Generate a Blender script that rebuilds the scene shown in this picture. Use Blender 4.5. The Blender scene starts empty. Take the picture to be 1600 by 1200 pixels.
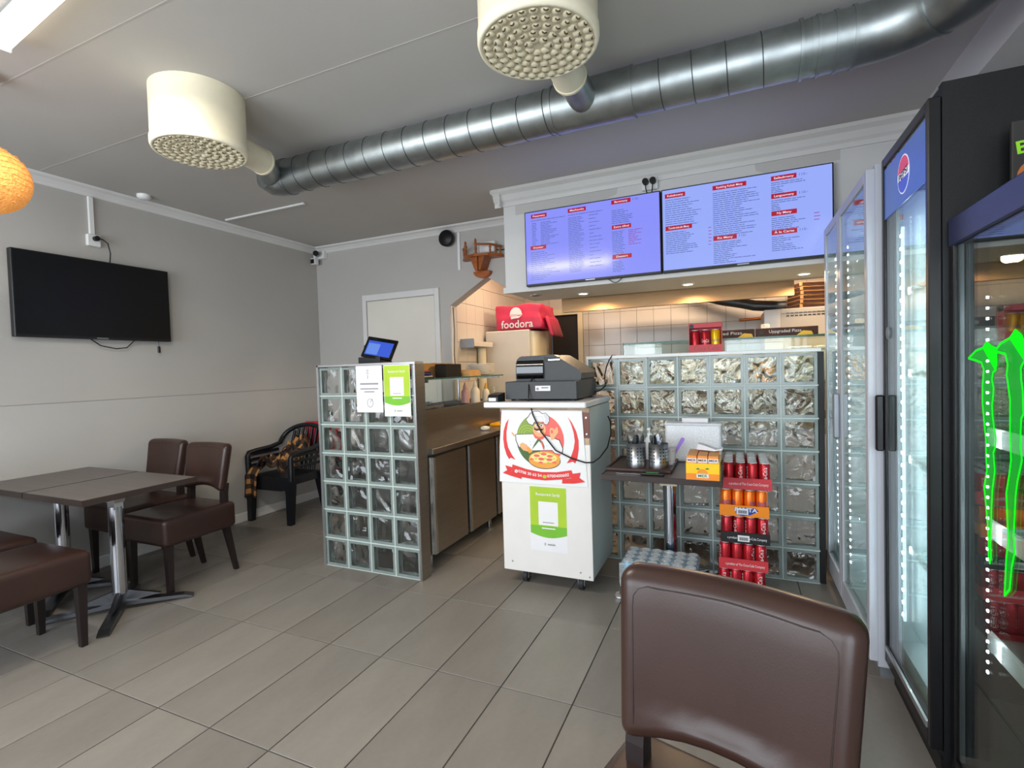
import bpy, bmesh, math, random
from mathutils import Vector, Matrix
random.seed(7)
PI = math.pi
scene = bpy.context.scene
C = scene.collection

# ------------------------------------------------------------------ camera
cam_d = bpy.data.cameras.new('camera'); cam = bpy.data.objects.new('camera', cam_d); C.objects.link(cam)
cam_d.sensor_fit = 'HORIZONTAL'; cam_d.sensor_width = 36.0; cam_d.lens = 785.4 / 1600 * 36.0
cam_d.clip_start = 0.02
_yaw, _pitch, _roll = 0.4162, -0.0312, -0.0300
_f = Vector((-math.sin(_yaw) * math.cos(_pitch), math.cos(_yaw) * math.cos(_pitch), math.sin(_pitch)))
_r = Vector((math.cos(_yaw), math.sin(_yaw), 0)); _u = _r.cross(_f)
_r2 = _r * math.cos(_roll) + _u * math.sin(_roll); _u2 = _u * math.cos(_roll) - _r * math.sin(_roll)
_m = Matrix((_r2, _u2, -_f)).transposed().to_4x4(); _m.translation = Vector((0.9401, -3.4670, 1.3548))
cam.matrix_world = _m
scene.camera = cam

# ------------------------------------------------------------------ light and exposure
scene.view_settings.view_transform = 'Standard'; scene.view_settings.look = 'None'
scene.view_settings.gamma = 1.0; scene.view_settings.use_curve_mapping = False
scene.view_settings.exposure = 0.0
try:
    scene.cycles.transparent_max_bounces = 24
    scene.cycles.max_bounces = 14; scene.cycles.transmission_bounces = 12; scene.cycles.glossy_bounces = 6
    scene.cycles.sample_clamp_indirect = 6.0
    scene.cycles.use_denoising = True
except Exception:
    pass
world = bpy.data.worlds.new('world'); scene.world = world; world.use_nodes = True
_bg = world.node_tree.nodes['Background']; _bg.inputs[0].default_value = (0.62, 0.76, 1.0, 1); _bg.inputs[1].default_value = 1.2

def area(name, loc, target, sx, sy, energy, col):
    d = bpy.data.lights.new(name, 'AREA'); d.shape = 'RECTANGLE'; d.size = sx; d.size_y = sy
    d.energy = energy; d.color = col
    o = bpy.data.objects.new(name, d); C.objects.link(o); o.location = loc
    o.rotation_euler = (Vector(target) - Vector(loc)).to_track_quat('-Z', 'Y').to_euler()
    return o
def spot(name, loc, target, energy, col, angle=100, blend=.6, radius=.03):
    d = bpy.data.lights.new(name, 'SPOT'); d.energy = energy; d.color = col; d.spot_size = math.radians(angle); d.spot_blend = blend
    d.shadow_soft_size = radius
    o = bpy.data.objects.new(name, d); C.objects.link(o); o.location = loc
    o.rotation_euler = (Vector(target) - Vector(loc)).to_track_quat('-Z', 'Y').to_euler()
    return o
# daylight through the two shop windows in the front wall behind the camera
area('daylight_window_wide', (-1.75, -5.16, 1.50), (-1.55, 0, 1.35), 2.7, 1.9, 128, (0.86, 0.93, 1.0))
area('daylight_window_door', (1.05, -5.16, 1.45), (0.75, 0, 1.3), 1.7, 2.1, 76, (0.86, 0.93, 1.0))
# the fluorescent ceiling tube in view
area('tube_light', (-1.02, -2.485, 2.64), (-1.02, -2.485, 0), 1.2, .06, 42, (1.0, 0.93, 0.80))
# kitchen ceiling lamps
area('kitchen_light', (0.7, 1.5, 2.62), (0.7, 1.6, 0), 1.6, .3, 82, (1.0, 0.76, 0.55))
area('kitchen_light_pantry', (-1.0, 1.35, 2.6), (-1.1, 1.5, 0), .5, .3, 13, (1.0, 0.74, 0.50))
for _x in (-0.19, 0.63, 1.42):
    spot('downlight_beam', (_x, 0.60, 1.938), (_x, 0.62, 0), 30, (1.0, 0.70, 0.38), 172, .25, .03)
# diode light of the coolers
for _x, _y, _z, _h, _e in ((1.53, .03, 1.1, 1.7, 16), (1.57, -1.03, 1.1, 1.6, 9), (1.57, -1.40, 1.1, 1.6, 4), (1.62, -1.62, .95, 1.1, 1.2)):
    area('cooler_diodes', (_x, _y, _z), (_x + .5, _y + (-.35 if _y > -1.2 else .35), _z), .02, _h, _e, (0.88, 0.95, 1.0))
# ------------------------------------------------------------------ materials
def lin(c):
    c = c.lstrip('#'); v = [int(c[i:i+2], 16) / 255 for i in (0, 2, 4)]
    return tuple(((x / 12.92) if x <= .04045 else ((x + .055) / 1.055) ** 2.4) for x in v)
def rgb(c): return lin(c) if isinstance(c, str) else tuple(c)
def setin(n, k, v):
    if k in n.inputs: n.inputs[k].default_value = v
def mat(name, col, rough=.5, metal=0.0, var=.06, scale=8.0, bump=0.0, bscale=None, emit=None, estr=0.0, coat=0.0, spec=None, stretch=None, trans=0.0, ior=1.45, alpha=1.0):
    m = bpy.data.materials.new(name); m.use_nodes = True; nt = m.node_tree; b = nt.nodes['Principled BSDF']
    col = rgb(col)
    setin(b, 'Roughness', rough); setin(b, 'Metallic', metal); setin(b, 'Coat Weight', coat); setin(b, 'IOR', ior)
    setin(b, 'Transmission Weight', trans); setin(b, 'Alpha', alpha)
    if spec is not None: setin(b, 'Specular IOR Level', spec)
    tc = nt.nodes.new('ShaderNodeTexCoord'); mp = nt.nodes.new('ShaderNodeMapping'); nt.links.new(tc.outputs['Object'], mp.inputs[0])
    if stretch: mp.inputs['Scale'].default_value = stretch
    nz = nt.nodes.new('ShaderNodeTexNoise'); nz.inputs['Scale'].default_value = scale; nz.inputs['Detail'].default_value = 4
    nt.links.new(mp.outputs[0], nz.inputs['Vector'])
    cr = nt.nodes.new('ShaderNodeValToRGB'); nt.links.new(nz.outputs[0], cr.inputs[0])
    cr.color_ramp.elements[0].position = .3; cr.color_ramp.elements[1].position = .7
    cr.color_ramp.elements[0].color = tuple(min(1, x * (1 - var)) for x in col) + (1,)
    cr.color_ramp.elements[1].color = tuple(min(1, x * (1 + var)) for x in col) + (1,)
    nt.links.new(cr.outputs[0], b.inputs['Base Color'])
    if bump:
        n2 = nt.nodes.new('ShaderNodeTexNoise'); n2.inputs['Scale'].default_value = bscale or scale * 6; n2.inputs['Detail'].default_value = 3
        nt.links.new(mp.outputs[0], n2.inputs['Vector'])
        bp = nt.nodes.new('ShaderNodeBump'); bp.inputs['Strength'].default_value = bump; bp.inputs['Distance'].default_value = .01
        nt.links.new(n2.outputs[0], bp.inputs['Height']); nt.links.new(bp.outputs[0], b.inputs['Normal'])
    if emit is not None:
        setin(b, 'Emission Color', rgb(emit) + (1,)); setin(b, 'Emission Strength', estr)
    return m
def pane_mat(name, tint=(.93, .97, .95), ior=1.5, rough=0.0, extra=0.0):
    """thin clear sheet: transparent plus a Fresnel reflection"""
    m = bpy.data.materials.new(name); m.use_nodes = True; nt = m.node_tree; nt.nodes.clear()
    out = nt.nodes.new('ShaderNodeOutputMaterial'); mx = nt.nodes.new('ShaderNodeMixShader')
    tr = nt.nodes.new('ShaderNodeBsdfTransparent'); tr.inputs[0].default_value = tint + (1,)
    gl = nt.nodes.new('ShaderNodeBsdfGlossy'); gl.inputs['Roughness'].default_value = rough
    # Schlick reflectance on the outer face of the sheet
    lw = nt.nodes.new('ShaderNodeLayerWeight'); lw.inputs[0].default_value = .5
    pw = nt.nodes.new('ShaderNodeMath'); pw.operation = 'POWER'; pw.inputs[1].default_value = 5; nt.links.new(lw.outputs['Facing'], pw.inputs[0])
    r0 = ((ior - 1) / (ior + 1)) ** 2 + extra
    ma = nt.nodes.new('ShaderNodeMath'); ma.operation = 'MULTIPLY_ADD'; ma.inputs[1].default_value = 1 - r0; ma.inputs[2].default_value = r0; nt.links.new(pw.outputs[0], ma.inputs[0])
    nt.links.new(ma.outputs[0], mx.inputs[0])
    nt.links.new(tr.outputs[0], mx.inputs[1]); nt.links.new(gl.outputs[0], mx.inputs[2]); nt.links.new(mx.outputs[0], out.inputs[0])
    return m
def film_mat(name, col, a, rough=.25):
    """milky film: transparent mixed with a glossy dielectric skin"""
    m = bpy.data.materials.new(name); m.use_nodes = True; nt = m.node_tree; b = nt.nodes['Principled BSDF']
    setin(b, 'Base Color', rgb(col) + (1,)); setin(b, 'Roughness', rough)
    nz = nt.nodes.new('ShaderNodeTexNoise'); nz.inputs['Scale'].default_value = 30
    mr = nt.nodes.new('ShaderNodeMapRange'); mr.inputs[3].default_value = a * .6; mr.inputs[4].default_value = min(1, a * 1.4)
    nt.links.new(nz.outputs[0], mr.inputs[0]); nt.links.new(mr.outputs[0], b.inputs['Alpha'])
    return m
def glow_mat(name, col, strength, a=1.0):
    m = bpy.data.materials.new(name); m.use_nodes = True; nt = m.node_tree; nt.nodes.clear()
    out = nt.nodes.new('ShaderNodeOutputMaterial'); e = nt.nodes.new('ShaderNodeEmission')
    e.inputs[0].default_value = rgb(col) + (1,); e.inputs[1].default_value = strength
    if a < 1:
        mx = nt.nodes.new('ShaderNodeMixShader'); tr = nt.nodes.new('ShaderNodeBsdfTransparent'); mx.inputs[0].default_value = a
        nt.links.new(tr.outputs[0], mx.inputs[1]); nt.links.new(e.outputs[0], mx.inputs[2]); nt.links.new(mx.outputs[0], out.inputs[0])
    else:
        nt.links.new(e.outputs[0], out.inputs[0])
    return m
def block_glass(name, scale=7.0, detail=.6, dist=.05):
    """pressed wavy glass of a glass block"""
    m = bpy.data.materials.new(name); m.use_nodes = True; nt = m.node_tree; b = nt.nodes['Principled BSDF']
    setin(b, 'Base Color', (.96, .975, .97, 1)); setin(b, 'Roughness', .02); setin(b, 'IOR', 1.30); setin(b, 'Coat Weight', .7); setin(b, 'Coat Roughness', .03); setin(b, 'Transmission Weight', 1.0)
    tc = nt.nodes.new('ShaderNodeTexCoord'); oi = nt.nodes.new('ShaderNodeObjectInfo')
    ml = nt.nodes.new('ShaderNodeMath'); ml.operation = 'MULTIPLY'; ml.inputs[1].default_value = 3.0
    nt.links.new(oi.outputs['Random'], ml.inputs[0])
    ad = nt.nodes.new('ShaderNodeVectorMath'); nt.links.new(tc.outputs['Object'], ad.inputs[0]); nt.links.new(ml.outputs[0], ad.inputs[1])
    nz = nt.nodes.new('ShaderNodeTexNoise'); nz.inputs['Scale'].default_value = scale; nz.inputs['Detail'].default_value = detail; nz.inputs['Distortion'].default_value = .8
    nt.links.new(ad.outputs[0], nz.inputs['Vector'])
    bp = nt.nodes.new('ShaderNodeBump'); bp.inputs['Strength'].default_value = 1.0; bp.inputs['Distance'].default_value = dist
    nt.links.new(nz.outputs[0], bp.inputs['Height']); nt.links.new(bp.outputs[0], b.inputs['Normal']); nt.links.new(bp.outputs[0], b.inputs['Coat Normal'])
    return m
def tile_floor_mat():
    m = mat('floor_tile_stone', '#7c766f', .40, 0, .07, 3.0, .02, 60, stretch=(3.2, .9, 1))
    nt = m.node_tree; b = nt.nodes['Principled BSDF']; src = b.inputs['Base Color'].links[0].from_socket
    oi = nt.nodes.new('ShaderNodeObjectInfo'); mr = nt.nodes.new('ShaderNodeMapRange'); mr.inputs[3].default_value = .86; mr.inputs[4].default_value = 1.10
    nt.links.new(oi.outputs['Random'], mr.inputs[0])
    nz = nt.nodes.new('ShaderNodeTexNoise'); nz.inputs['Scale'].default_value = 40; nz.inputs['Detail'].default_value = 6
    tc = nt.nodes.new('ShaderNodeTexCoord'); nt.links.new(tc.outputs['Object'], nz.inputs['Vector'])
    m2 = nt.nodes.new('ShaderNodeMapRange'); m2.inputs[3].default_value = .93; m2.inputs[4].default_value = 1.07; nt.links.new(nz.outputs[0], m2.inputs[0])
    mu = nt.nodes.new('ShaderNodeMath'); mu.operation = 'MULTIPLY'; nt.links.new(mr.outputs[0], mu.inputs[0]); nt.links.new(m2.outputs[0], mu.inputs[1])
    mx = nt.nodes.new('ShaderNodeVectorMath'); mx.operation = 'SCALE'; nt.links.new(src, mx.inputs[0]); nt.links.new(mu.outputs[0], mx.inputs['Scale'])
    nt.links.new(mx.outputs[0], b.inputs['Base Color'])
    return m
def plaid_mat():
    m = bpy.data.materials.new('plaid_flannel'); m.use_nodes = True; nt = m.node_tree; b = nt.nodes['Principled BSDF']; setin(b, 'Roughness', .9)
    uv = nt.nodes.new('ShaderNodeUVMap'); sp = nt.nodes.new('ShaderNodeSeparateXYZ'); nt.links.new(uv.outputs[0], sp.inputs[0])
    outs = []
    for i in (0, 1):
        mo = nt.nodes.new('ShaderNodeMath'); mo.operation = 'MODULO'; mo.inputs[1].default_value = .11; nt.links.new(sp.outputs[i], mo.inputs[0])
        gt = nt.nodes.new('ShaderNodeMath'); gt.operation = 'GREATER_THAN'; gt.inputs[1].default_value = .055; nt.links.new(mo.outputs[0], gt.inputs[0]); outs.append(gt)
    ad = nt.nodes.new('ShaderNodeMath'); nt.links.new(outs[0].outputs[0], ad.inputs[0]); nt.links.new(outs[1].outputs[0], ad.inputs[1])
    hv = nt.nodes.new('ShaderNodeMath'); hv.operation = 'MULTIPLY'; hv.inputs[1].default_value = .5; nt.links.new(ad.outputs[0], hv.inputs[0])
    cr = nt.nodes.new('ShaderNodeValToRGB'); cr.color_ramp.interpolation = 'CONSTANT'; nt.links.new(hv.outputs[0], cr.inputs[0])
    e = cr.color_ramp.elements; e[0].position = 0; e[0].color = lin('#17120f') + (1,); e[1].position = .9; e[1].color = lin('#b8834a') + (1,)
    k = e.new(.4); k.color = lin('#4a3323') + (1,)
    nt.links.new(cr.outputs[0], b.inputs['Base Color'])
    return m

M = {}
def mk(key, *a, **k): M[key] = mat(key, *a, **k); return M[key]
mk('wall_paint', '#b4b0ab', .85, var=.025, scale=1.5, bump=.04, bscale=120)
mk('wall_lower', '#b4b1ad', .82, var=.03, scale=1.5, bump=.04, bscale=120)
mk('ceiling_paint', '#b9b5b0', .9, var=.03, scale=1.2, bump=.03, bscale=80)
mk('white_paint', '#d8d6d3', .55, var=.03, scale=3)
mk('soffit_paint', '#cfcdca', .7, var=.03, scale=2)
mk('patch_paint', '#bdbab6', .8, var=.03, scale=2)
mk('door_paint', '#dcd6cb', .5, var=.03, scale=2)
mk('grout', '#4b4541', .9)
M['floor_tile'] = tile_floor_mat()
mk('wall_tile', '#c6bdb1', .18, var=.04, scale=2.0)
mk('tile_grout', '#6e5a4c', .9)
mk('dark', '#0b0b0c', .45); mk('black_plastic', '#191a1c', .42, var=.1); mk('black_gloss', '#08090a', .08, coat=.5)
mk('charcoal', '#3a3b3d', .5, var=.05, scale=30, bump=.05, bscale=400)
mk('chair_plastic', '#12141b', .38, var=.1)
mk('leather', '#34211b', .33, var=.12, scale=5, bump=.02, bscale=260)
mk('leather_seat', '#33211c', .36, var=.12, scale=4, bump=.02, bscale=260)
mk('seam', '#271812', .5)
mk('dark_wood', '#231a1a', .38, var=.15, scale=6, stretch=(3, 3, .4))
mk('table_top', '#5d5450', .34, var=.14, scale=7, stretch=(.5, 5, 1))
mk('table_edge', '#332723', .4, var=.1)
mk('chrome', '#c9ccd4', .13, 1.0, var=.03)
mk('steel', '#a9a6a2', .30, 1.0, var=.06, scale=5, stretch=(1, 1, 12), bump=.01)
mk('steel_bright', '#c8c8c8', .22, 1.0, var=.05); mk('steel_cup', '#98989b', .33, .95, var=.06)
mk('galvanised', '#a2a8a8', .42, 1.0, var=.16, scale=12, bump=.015, bscale=30)
mk('galv_dark', '#5d6163', .45, .9, var=.1)
mk('cream_plastic', '#efe6cc', .5, var=.04)
mk('cream_face', '#d8cdb0', .5, var=.05)
mk('cream_hole', '#5b4f2e', .8)
mk('white_plastic', '#e4e4e2', .35, var=.03)
mk('white_gloss', '#e9e7e6', .22, var=.02)
mk('white_paper', '#dddbdd', .7, var=.02)
mk('mortar', '#b8c4bf', .5, var=.05, scale=20)
mk('block_edge', '#8b9793', .22, var=.10, scale=14, trans=.25, coat=.3)
M['block_glass'] = block_glass('block_glass'); M['block_glass_fine'] = block_glass('block_glass_fine', 11.0, .9, .045); mk('foot_metal', '#6c6d71', .3, .95, var=.05)
mk('alu', '#c6c6c8', .32, .9, var=.05)
M['pane'] = pane_mat('clear_pane')
M['pane_green'] = pane_mat('counter_glass', (.95, .985, .965), 1.45)
M['glass_edge'] = mat('glass_edge', '#3f6a5c', .2, var=.1)
mk('cart_side', '#b4bbb9', .4, var=.05, scale=3)
mk('cart_white', '#dad6d2', .3, var=.02)
mk('cart_brown', '#6a3322', .4, var=.1, scale=6)
mk('worn_edge', '#b39a80', .8, var=.2, scale=20)
mk('marble', '#d5d3d2', .3, var=.07, scale=5)
mk('rubber', '#26262a', .6); mk('wheel_grey', '#77787c', .5)
mk('cable', '#0e0e10', .5)
mk('red_print', '#d5302f', .4); mk('red_can', '#ac1a26', .25, .45, var=.1, scale=20); mk('red_tray', '#c0333b', .45, var=.06)
mk('black_tray', '#1a1819', .45); mk('orange_tray', '#f0870f', .45, var=.05); mk('orange_can', '#ef6f12', .25, .4, var=.1, scale=20)
mk('yellow_can', '#e8b60f', .25, .35, var=.08, scale=20); mk('can_lid', '#d6d7d9', .3, .55); mk('dark_red_can', '#8f1019', .25, .5)
mk('blue_can', '#1c93bd', .25, .4, var=.15, scale=25); mk('blue_print', '#2a3f98', .4)
mk('print_white', '#dedcdb', .5, var=.01); mk('print_black', '#161616', .5); mk('print_grey', '#8b8a90', .6)
mk('lime', '#a3c02c', .45, var=.10, scale=4); mk('lime_deep', '#6fae2e', .45, var=.08, scale=4)
mk('chef_green', '#7d9434', .4); mk('chef_dark_green', '#41602c', .4); mk('chef_red', '#de5a50', .4); mk('skin_print', '#e5a36f', .4); mk('hair_print', '#3b2019', .5)
mk('pizza_crust', '#e0983a', .5); mk('pizza_cheese', '#f3d189', .5); mk('pepperoni', '#d9614e', .5); mk('hat_grey', '#c9c6cc', .5)
mk('bag_pink', '#c02c4c', .5, var=.10, scale=5, bump=.15, bscale=14)
mk('freezer', '#c9c2b6', .35, var=.02); mk('freezer_door', '#d8c9a8', .35, var=.03)
mk('stained_wood', '#9a5423', .35, var=.25, scale=9, stretch=(1, 1, 5))
mk('carton', '#b98a4e', .8, var=.08); mk('carton_dark', '#4c3024', .7, var=.2, scale=14); mk('carton_light', '#d2a26b', .75, var=.1)
mk('porcelain', '#efe9df', .15, var=.02)
mk('copper', '#c4703c', .3, .8, var=.1)
mk('tray_brown', '#3a2620', .4, var=.1); mk('juice_orange', '#f08a24', .4, var=.06); mk('juice_yellow', '#f6c417', .4, var=.05); mk('juice_top', '#c98c50', .5, var=.1)
mk('leaf_print', '#3c7a35', .5)
mk('purple', '#8d6ac4', .35); mk('cup_print', '#d84343', .4)
mk('sauce_white', '#efe4cf', .4); mk('sauce_brown', '#3b1a10', .25); mk('sauce_pink', '#c89a94', .4); mk('sauce_yellow', '#e0ac3a', .4); mk('yellow', '#f0a818', .4)
mk('fridge_white', '#aeb0b8', .35, var=.02); mk('fridge_inner', '#bcc8d0', .4, var=.02); mk('fridge_black', '#08090b', .5, var=.15, scale=40, bump=.05, bscale=300)
mk('frame_black', '#0e0d10', .35, var=.05); mk('frame_grey', '#8f9298', .35, .6)
mk('pepsi_blue', '#3d5fb0', .25, var=.04, emit='#3d5fb0', estr=.25)
mk('logo_red', '#d8466a', .4, emit='#d8466a', estr=.25); mk('logo_blue', '#4458c8', .4, emit='#4458c8', estr=.3); mk('logo_white', '#e8ecf8', .4, emit='#e8ecf8', estr=.35)
mk('header_blue', '#2b3050', .3, var=.05)
M['led'] = glow_mat('led_dot', '#e9f2ff', 55); M['led_soft'] = glow_mat('led_strip', '#dcecff', 5)
M['green_glow'] = glow_mat('green_glow', '#12f01a', 1.6); M['green_soft'] = glow_mat('green_soft', '#1fd63a', .8, .40)
M['screen'] = mat('screen_panel', '#0a0a10', .12, emit='#8f96ff', estr=.95, var=0)
M['screen_pale'] = mat('screen_panel_pale', '#0a0a10', .12, emit='#9db0ff', estr=.95, var=0)
M['screen_red'] = mat('screen_red', '#0a0a10', .2, emit='#c02038', estr=.8, var=0)
M['screen_white'] = mat('screen_white', '#0a0a10', .2, emit='#f4f0ff', estr=1.0, var=0)
M['screen_ink'] = mat('screen_ink', '#0a0a10', .2, emit='#5a70b4', estr=.85, var=0)
M['screen_price'] = mat('screen_price', '#0a0a10', .2, emit='#a04cae', estr=.8, var=0)
M['screen_off'] = mat('screen_off', '#0b0d0d', .32, var=.05, spec=.4)
M['tube'] = glow_mat('tube_glow', '#fff6e2', 7.0)
M['spot_glow'] = glow_mat('spot_glow', '#fff0d4', 14)
M['tablet_glow'] = mat('tablet_glow', '#05060c', .15, emit='#3f63e0', estr=.9, var=0)
M['tablet_pale'] = mat('tablet_pale', '#05060c', .15, emit='#6f96f0', estr=.9, var=0)
M['lamp_weave'] = mat('lamp_weave', '#d08a48', .7, var=.35, scale=70, bump=.8, bscale=90, emit='#e8994a', estr=.55)
M['plaid'] = plaid_mat()
M['film'] = film_mat('shrink_film', '#d5dadd', .36, .2)
M['clear_plastic'] = film_mat('frosted_plastic', '#f2f3f7', .88, .35)
mk('red_cloth', '#b3202b', .9, var=.1)
mk('burger', '#b5652d', .6, var=.2, scale=20); mk('sign_dark', '#2c2a28', .6, var=.15, scale=14); mk('sign_green', '#8ad01f', .5)
mk('asphalt', '#70757a', .9); mk('black_void', '#1d1613', .6, var=.1)
mk('cutlery', '#8f9196', .22, 1.0); mk('hood_steel_lamp_tint', '#86694a', .40, .9, var=.08, scale=4, stretch=(1, 1, 10))  # hood: warm glow of the lamps put into the brown steel colour
# ------------------------------------------------------------------ mesh building
_tcache = {}
def text_geo(s, bold=0.0):
    key = (s, bold)
    if key not in _tcache:
        cu = bpy.data.curves.new('t', 'FONT'); cu.body = s; cu.size = 1.0; cu.align_x = 'CENTER'; cu.align_y = 'CENTER'; cu.offset = bold; cu.resolution_u = 3
        o = bpy.data.objects.new('t', cu); C.objects.link(o)
        me = o.evaluated_get(bpy.context.evaluated_depsgraph_get()).to_mesh()
        _tcache[key] = ([tuple(v.co) for v in me.vertices], [tuple(p.vertices) for p in me.polygons])
        bpy.data.objects.remove(o); bpy.data.curves.remove(cu)
    return _tcache[key]
FACE_FRONT = Matrix(((1, 0, 0), (0, 0, -1), (0, 1, 0)))           # text plane seen from -y
FACE_LEFT = Matrix(((0, 0, -1), (-1, 0, 0), (0, 1, 0)))           # text plane seen from -x
FACE_RIGHT = Matrix(((0, 0, 1), (1, 0, 0), (0, 1, 0)))            # text plane seen from +x
class MB:
    def __init__(s): s.v = []; s.f = []; s.mi = []; s.sm = []; s.X = None
    def add(s, V, F, mi=0, sm=False):
        b = len(s.v)
        s.v += [tuple(s.X @ Vector(p)) for p in V] if s.X else [tuple(p) for p in V]
        for f in F: s.f.append(tuple(b + i for i in f)); s.mi.append(mi); s.sm.append(sm)
        return s
    def box(s, x0, x1, y0, y1, z0, z1, mi=0, bev=0.0):
        if bev <= 0:
            V = [(x, y, z) for x in (x0, x1) for y in (y0, y1) for z in (z0, z1)]
            return s.add(V, [(0, 1, 3, 2), (4, 6, 7, 5), (0, 4, 5, 1), (2, 3, 7, 6), (0, 2, 6, 4), (1, 5, 7, 3)], mi)
        bev = min(bev, .49 * (x1 - x0), .49 * (y1 - y0), .49 * (z1 - z0))
        V = []; idx = {}
        lo = (x0, y0, z0); hi = (x1, y1, z1)
        for sx in (0, 1):
            for sy in (0, 1):
                for sz in (0, 1):
                    sg = (sx, sy, sz)
                    for a in range(3):
                        p = []
                        for k in range(3):
                            e = hi[k] if sg[k] else lo[k]
                            p.append(e if k == a else e + (-bev if sg[k] else bev))
                        idx[(sg, a)] = len(V); V.append(tuple(p))
        F = []
        for a in range(3):
            o = [k for k in range(3) if k != a]
            for e in (0, 1):
                q = []
                for (i, j) in ((0, 0), (1, 0), (1, 1), (0, 1)):
                    sg = [0, 0, 0]; sg[a] = e; sg[o[0]] = i; sg[o[1]] = j; q.append(idx[(tuple(sg), a)])
                F.append(tuple(q))
        for a in range(3):
            o = [k for k in range(3) if k != a]
            for i in (0, 1):
                for j in (0, 1):
                    A = [0, 0, 0]; B = [0, 0, 0]; A[a] = 0; B[a] = 1
                    for t in (A, B): t[o[0]] = i; t[o[1]] = j
                    A = tuple(A); B = tuple(B)
                    F.append((idx[(A, o[0])], idx[(B, o[0])], idx[(B, o[1])], idx[(A, o[1])]))
        for sx in (0, 1):
            for sy in (0, 1):
                for sz in (0, 1): F.append(tuple(idx[((sx, sy, sz), a)] for a in range(3)))
        return s.add(V, F, mi)
    def rbox(s, c, h, r, n=3, m=4, fn=None, mi=0):
        """cushion-like rounded box: centre c, half sizes h, radius r"""
        cx, cy, cz = c
        def axis(hh):
            a = [-hh + r * i / n for i in range(n)]; inner = [-(hh - r) + 2 * (hh - r) * i / m for i in range(m + 1)]
            return a + inner + [-x for x in reversed(a)]
        ax = [axis(k) for k in h]
        for a in range(3):
            o = [k for k in range(3) if k != a]
            for e in (-1, 1):
                V = []
                for u in ax[o[0]]:
                    for w in ax[o[1]]:
                        p = [0, 0, 0]; p[a] = e * h[a]; p[o[0]] = u; p[o[1]] = w
                        q = [max(-(h[k] - r), min(h[k] - r, p[k])) for k in range(3)]
                        d = Vector([p[k] - q[k] for k in range(3)])
                        d = d.normalized() * r if d.length > 1e-9 else d
                        P = (q[0] + d[0], q[1] + d[1], q[2] + d[2])
                        if fn: P = fn(*P)
                        V.append((P[0] + cx, P[1] + cy, P[2] + cz))
                nu, nw = len(ax[o[0]]), len(ax[o[1]])
                s.add(V, [(i * nw + j, i * nw + j + 1, (i + 1) * nw + j + 1, (i + 1) * nw + j) for i in range(nu - 1) for j in range(nw - 1)], mi, True)
        s.weld = True
        return s
    def cyl(s, p0, p1, r0, r1=None, n=16, caps=True, mi=0, sm=True):
        p0 = Vector(p0); p1 = Vector(p1); r1 = r0 if r1 is None else r1
        d = (p1 - p0).normalized(); a = d.orthogonal().normalized(); b = d.cross(a)
        V = [];
        for (p, r) in ((p0, r0), (p1, r1)):
            for i in range(n):
                t = 2 * PI * i / n; V.append(p + a * (r * math.cos(t)) + b * (r * math.sin(t)))
        s.add(V, [(i, (i + 1) % n, n + (i + 1) % n, n + i) for i in range(n)], mi, sm)
        if caps:
            s.add(V[:n], [tuple(range(n))], mi); s.add(V[n:], [tuple(range(n))], mi)
        return s
    def tube(s, pts, r, n=8, mi=0, caps=True, radii=None):
        pts = [Vector(p) for p in pts]; V = []; prev = None
        for i, p in enumerate(pts):
            d = (pts[min(i + 1, len(pts) - 1)] - pts[max(i - 1, 0)]).normalized()
            if prev is None: a = d.orthogonal().normalized()
            else:
                a = prev - d * prev.dot(d); a = a.normalized() if a.length > 1e-6 else d.orthogonal().normalized()
            prev = a; b = d.cross(a); rr = radii[i] if radii else r
            for k in range(n):
                t = 2 * PI * k / n; V.append(p + a * (rr * math.cos(t)) + b * (rr * math.sin(t)))
        m = len(pts)
        s.add(V, [(i * n + k, i * n + (k + 1) % n, (i + 1) * n + (k + 1) % n, (i + 1) * n + k) for i in range(m - 1) for k in range(n)], mi, True)
        if caps: s.add(V[:n], [tuple(range(n))], mi); s.add(V[-n:], [tuple(range(n))], mi)
        return s
    def lathe(s, prof, c=(0, 0, 0), n=20, mi=0, sm=True, axis='z'):
        V = []
        for (r, z) in prof:
            for k in range(n):
                t = 2 * PI * k / n; x, y = r * math.cos(t), r * math.sin(t)
                p = (x, y, z) if axis == 'z' else ((z, x, y) if axis == 'x' else (x, z, y))
                V.append((p[0] + c[0], p[1] + c[1], p[2] + c[2]))
        s.add(V, [(i * n + k, i * n + (k + 1) % n, (i + 1) * n + (k + 1) % n, (i + 1) * n + k) for i in range(len(prof) - 1) for k in range(n)], mi, sm)
        if prof[0][0] > 2e-4 and abs(prof[0][1] - prof[1][1]) > 8e-4: s.add(V[:n], [tuple(range(n))], mi)
        if prof[-1][0] > 2e-4 and abs(prof[-1][1] - prof[-2][1]) > 8e-4: s.add(V[-n:], [tuple(range(n))], mi)
        return s
    def prism(s, poly, a0, a1, plane='xz', mi=0, sm=False):
        """closed outline swept along the missing axis from a0 to a1"""
        def P(u, w, a): return {'xz': (u, a, w), 'yz': (a, u, w), 'xy': (u, w, a)}[plane]
        n = len(poly); V = [P(u, w, a0) for u, w in poly] + [P(u, w, a1) for u, w in poly]
        s.add(V, [(i, (i + 1) % n, n + (i + 1) % n, n + i) for i in range(n)], mi, sm)
        s.add(V[:n], [tuple(range(n))], mi); s.add(V[n:], [tuple(range(n))], mi)
        return s
    def flat(s, poly, a, plane='xz', mi=0):
        return s.prism(poly, a, a - .0004 if plane != 'yz' else a - .0004, plane, mi)
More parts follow.
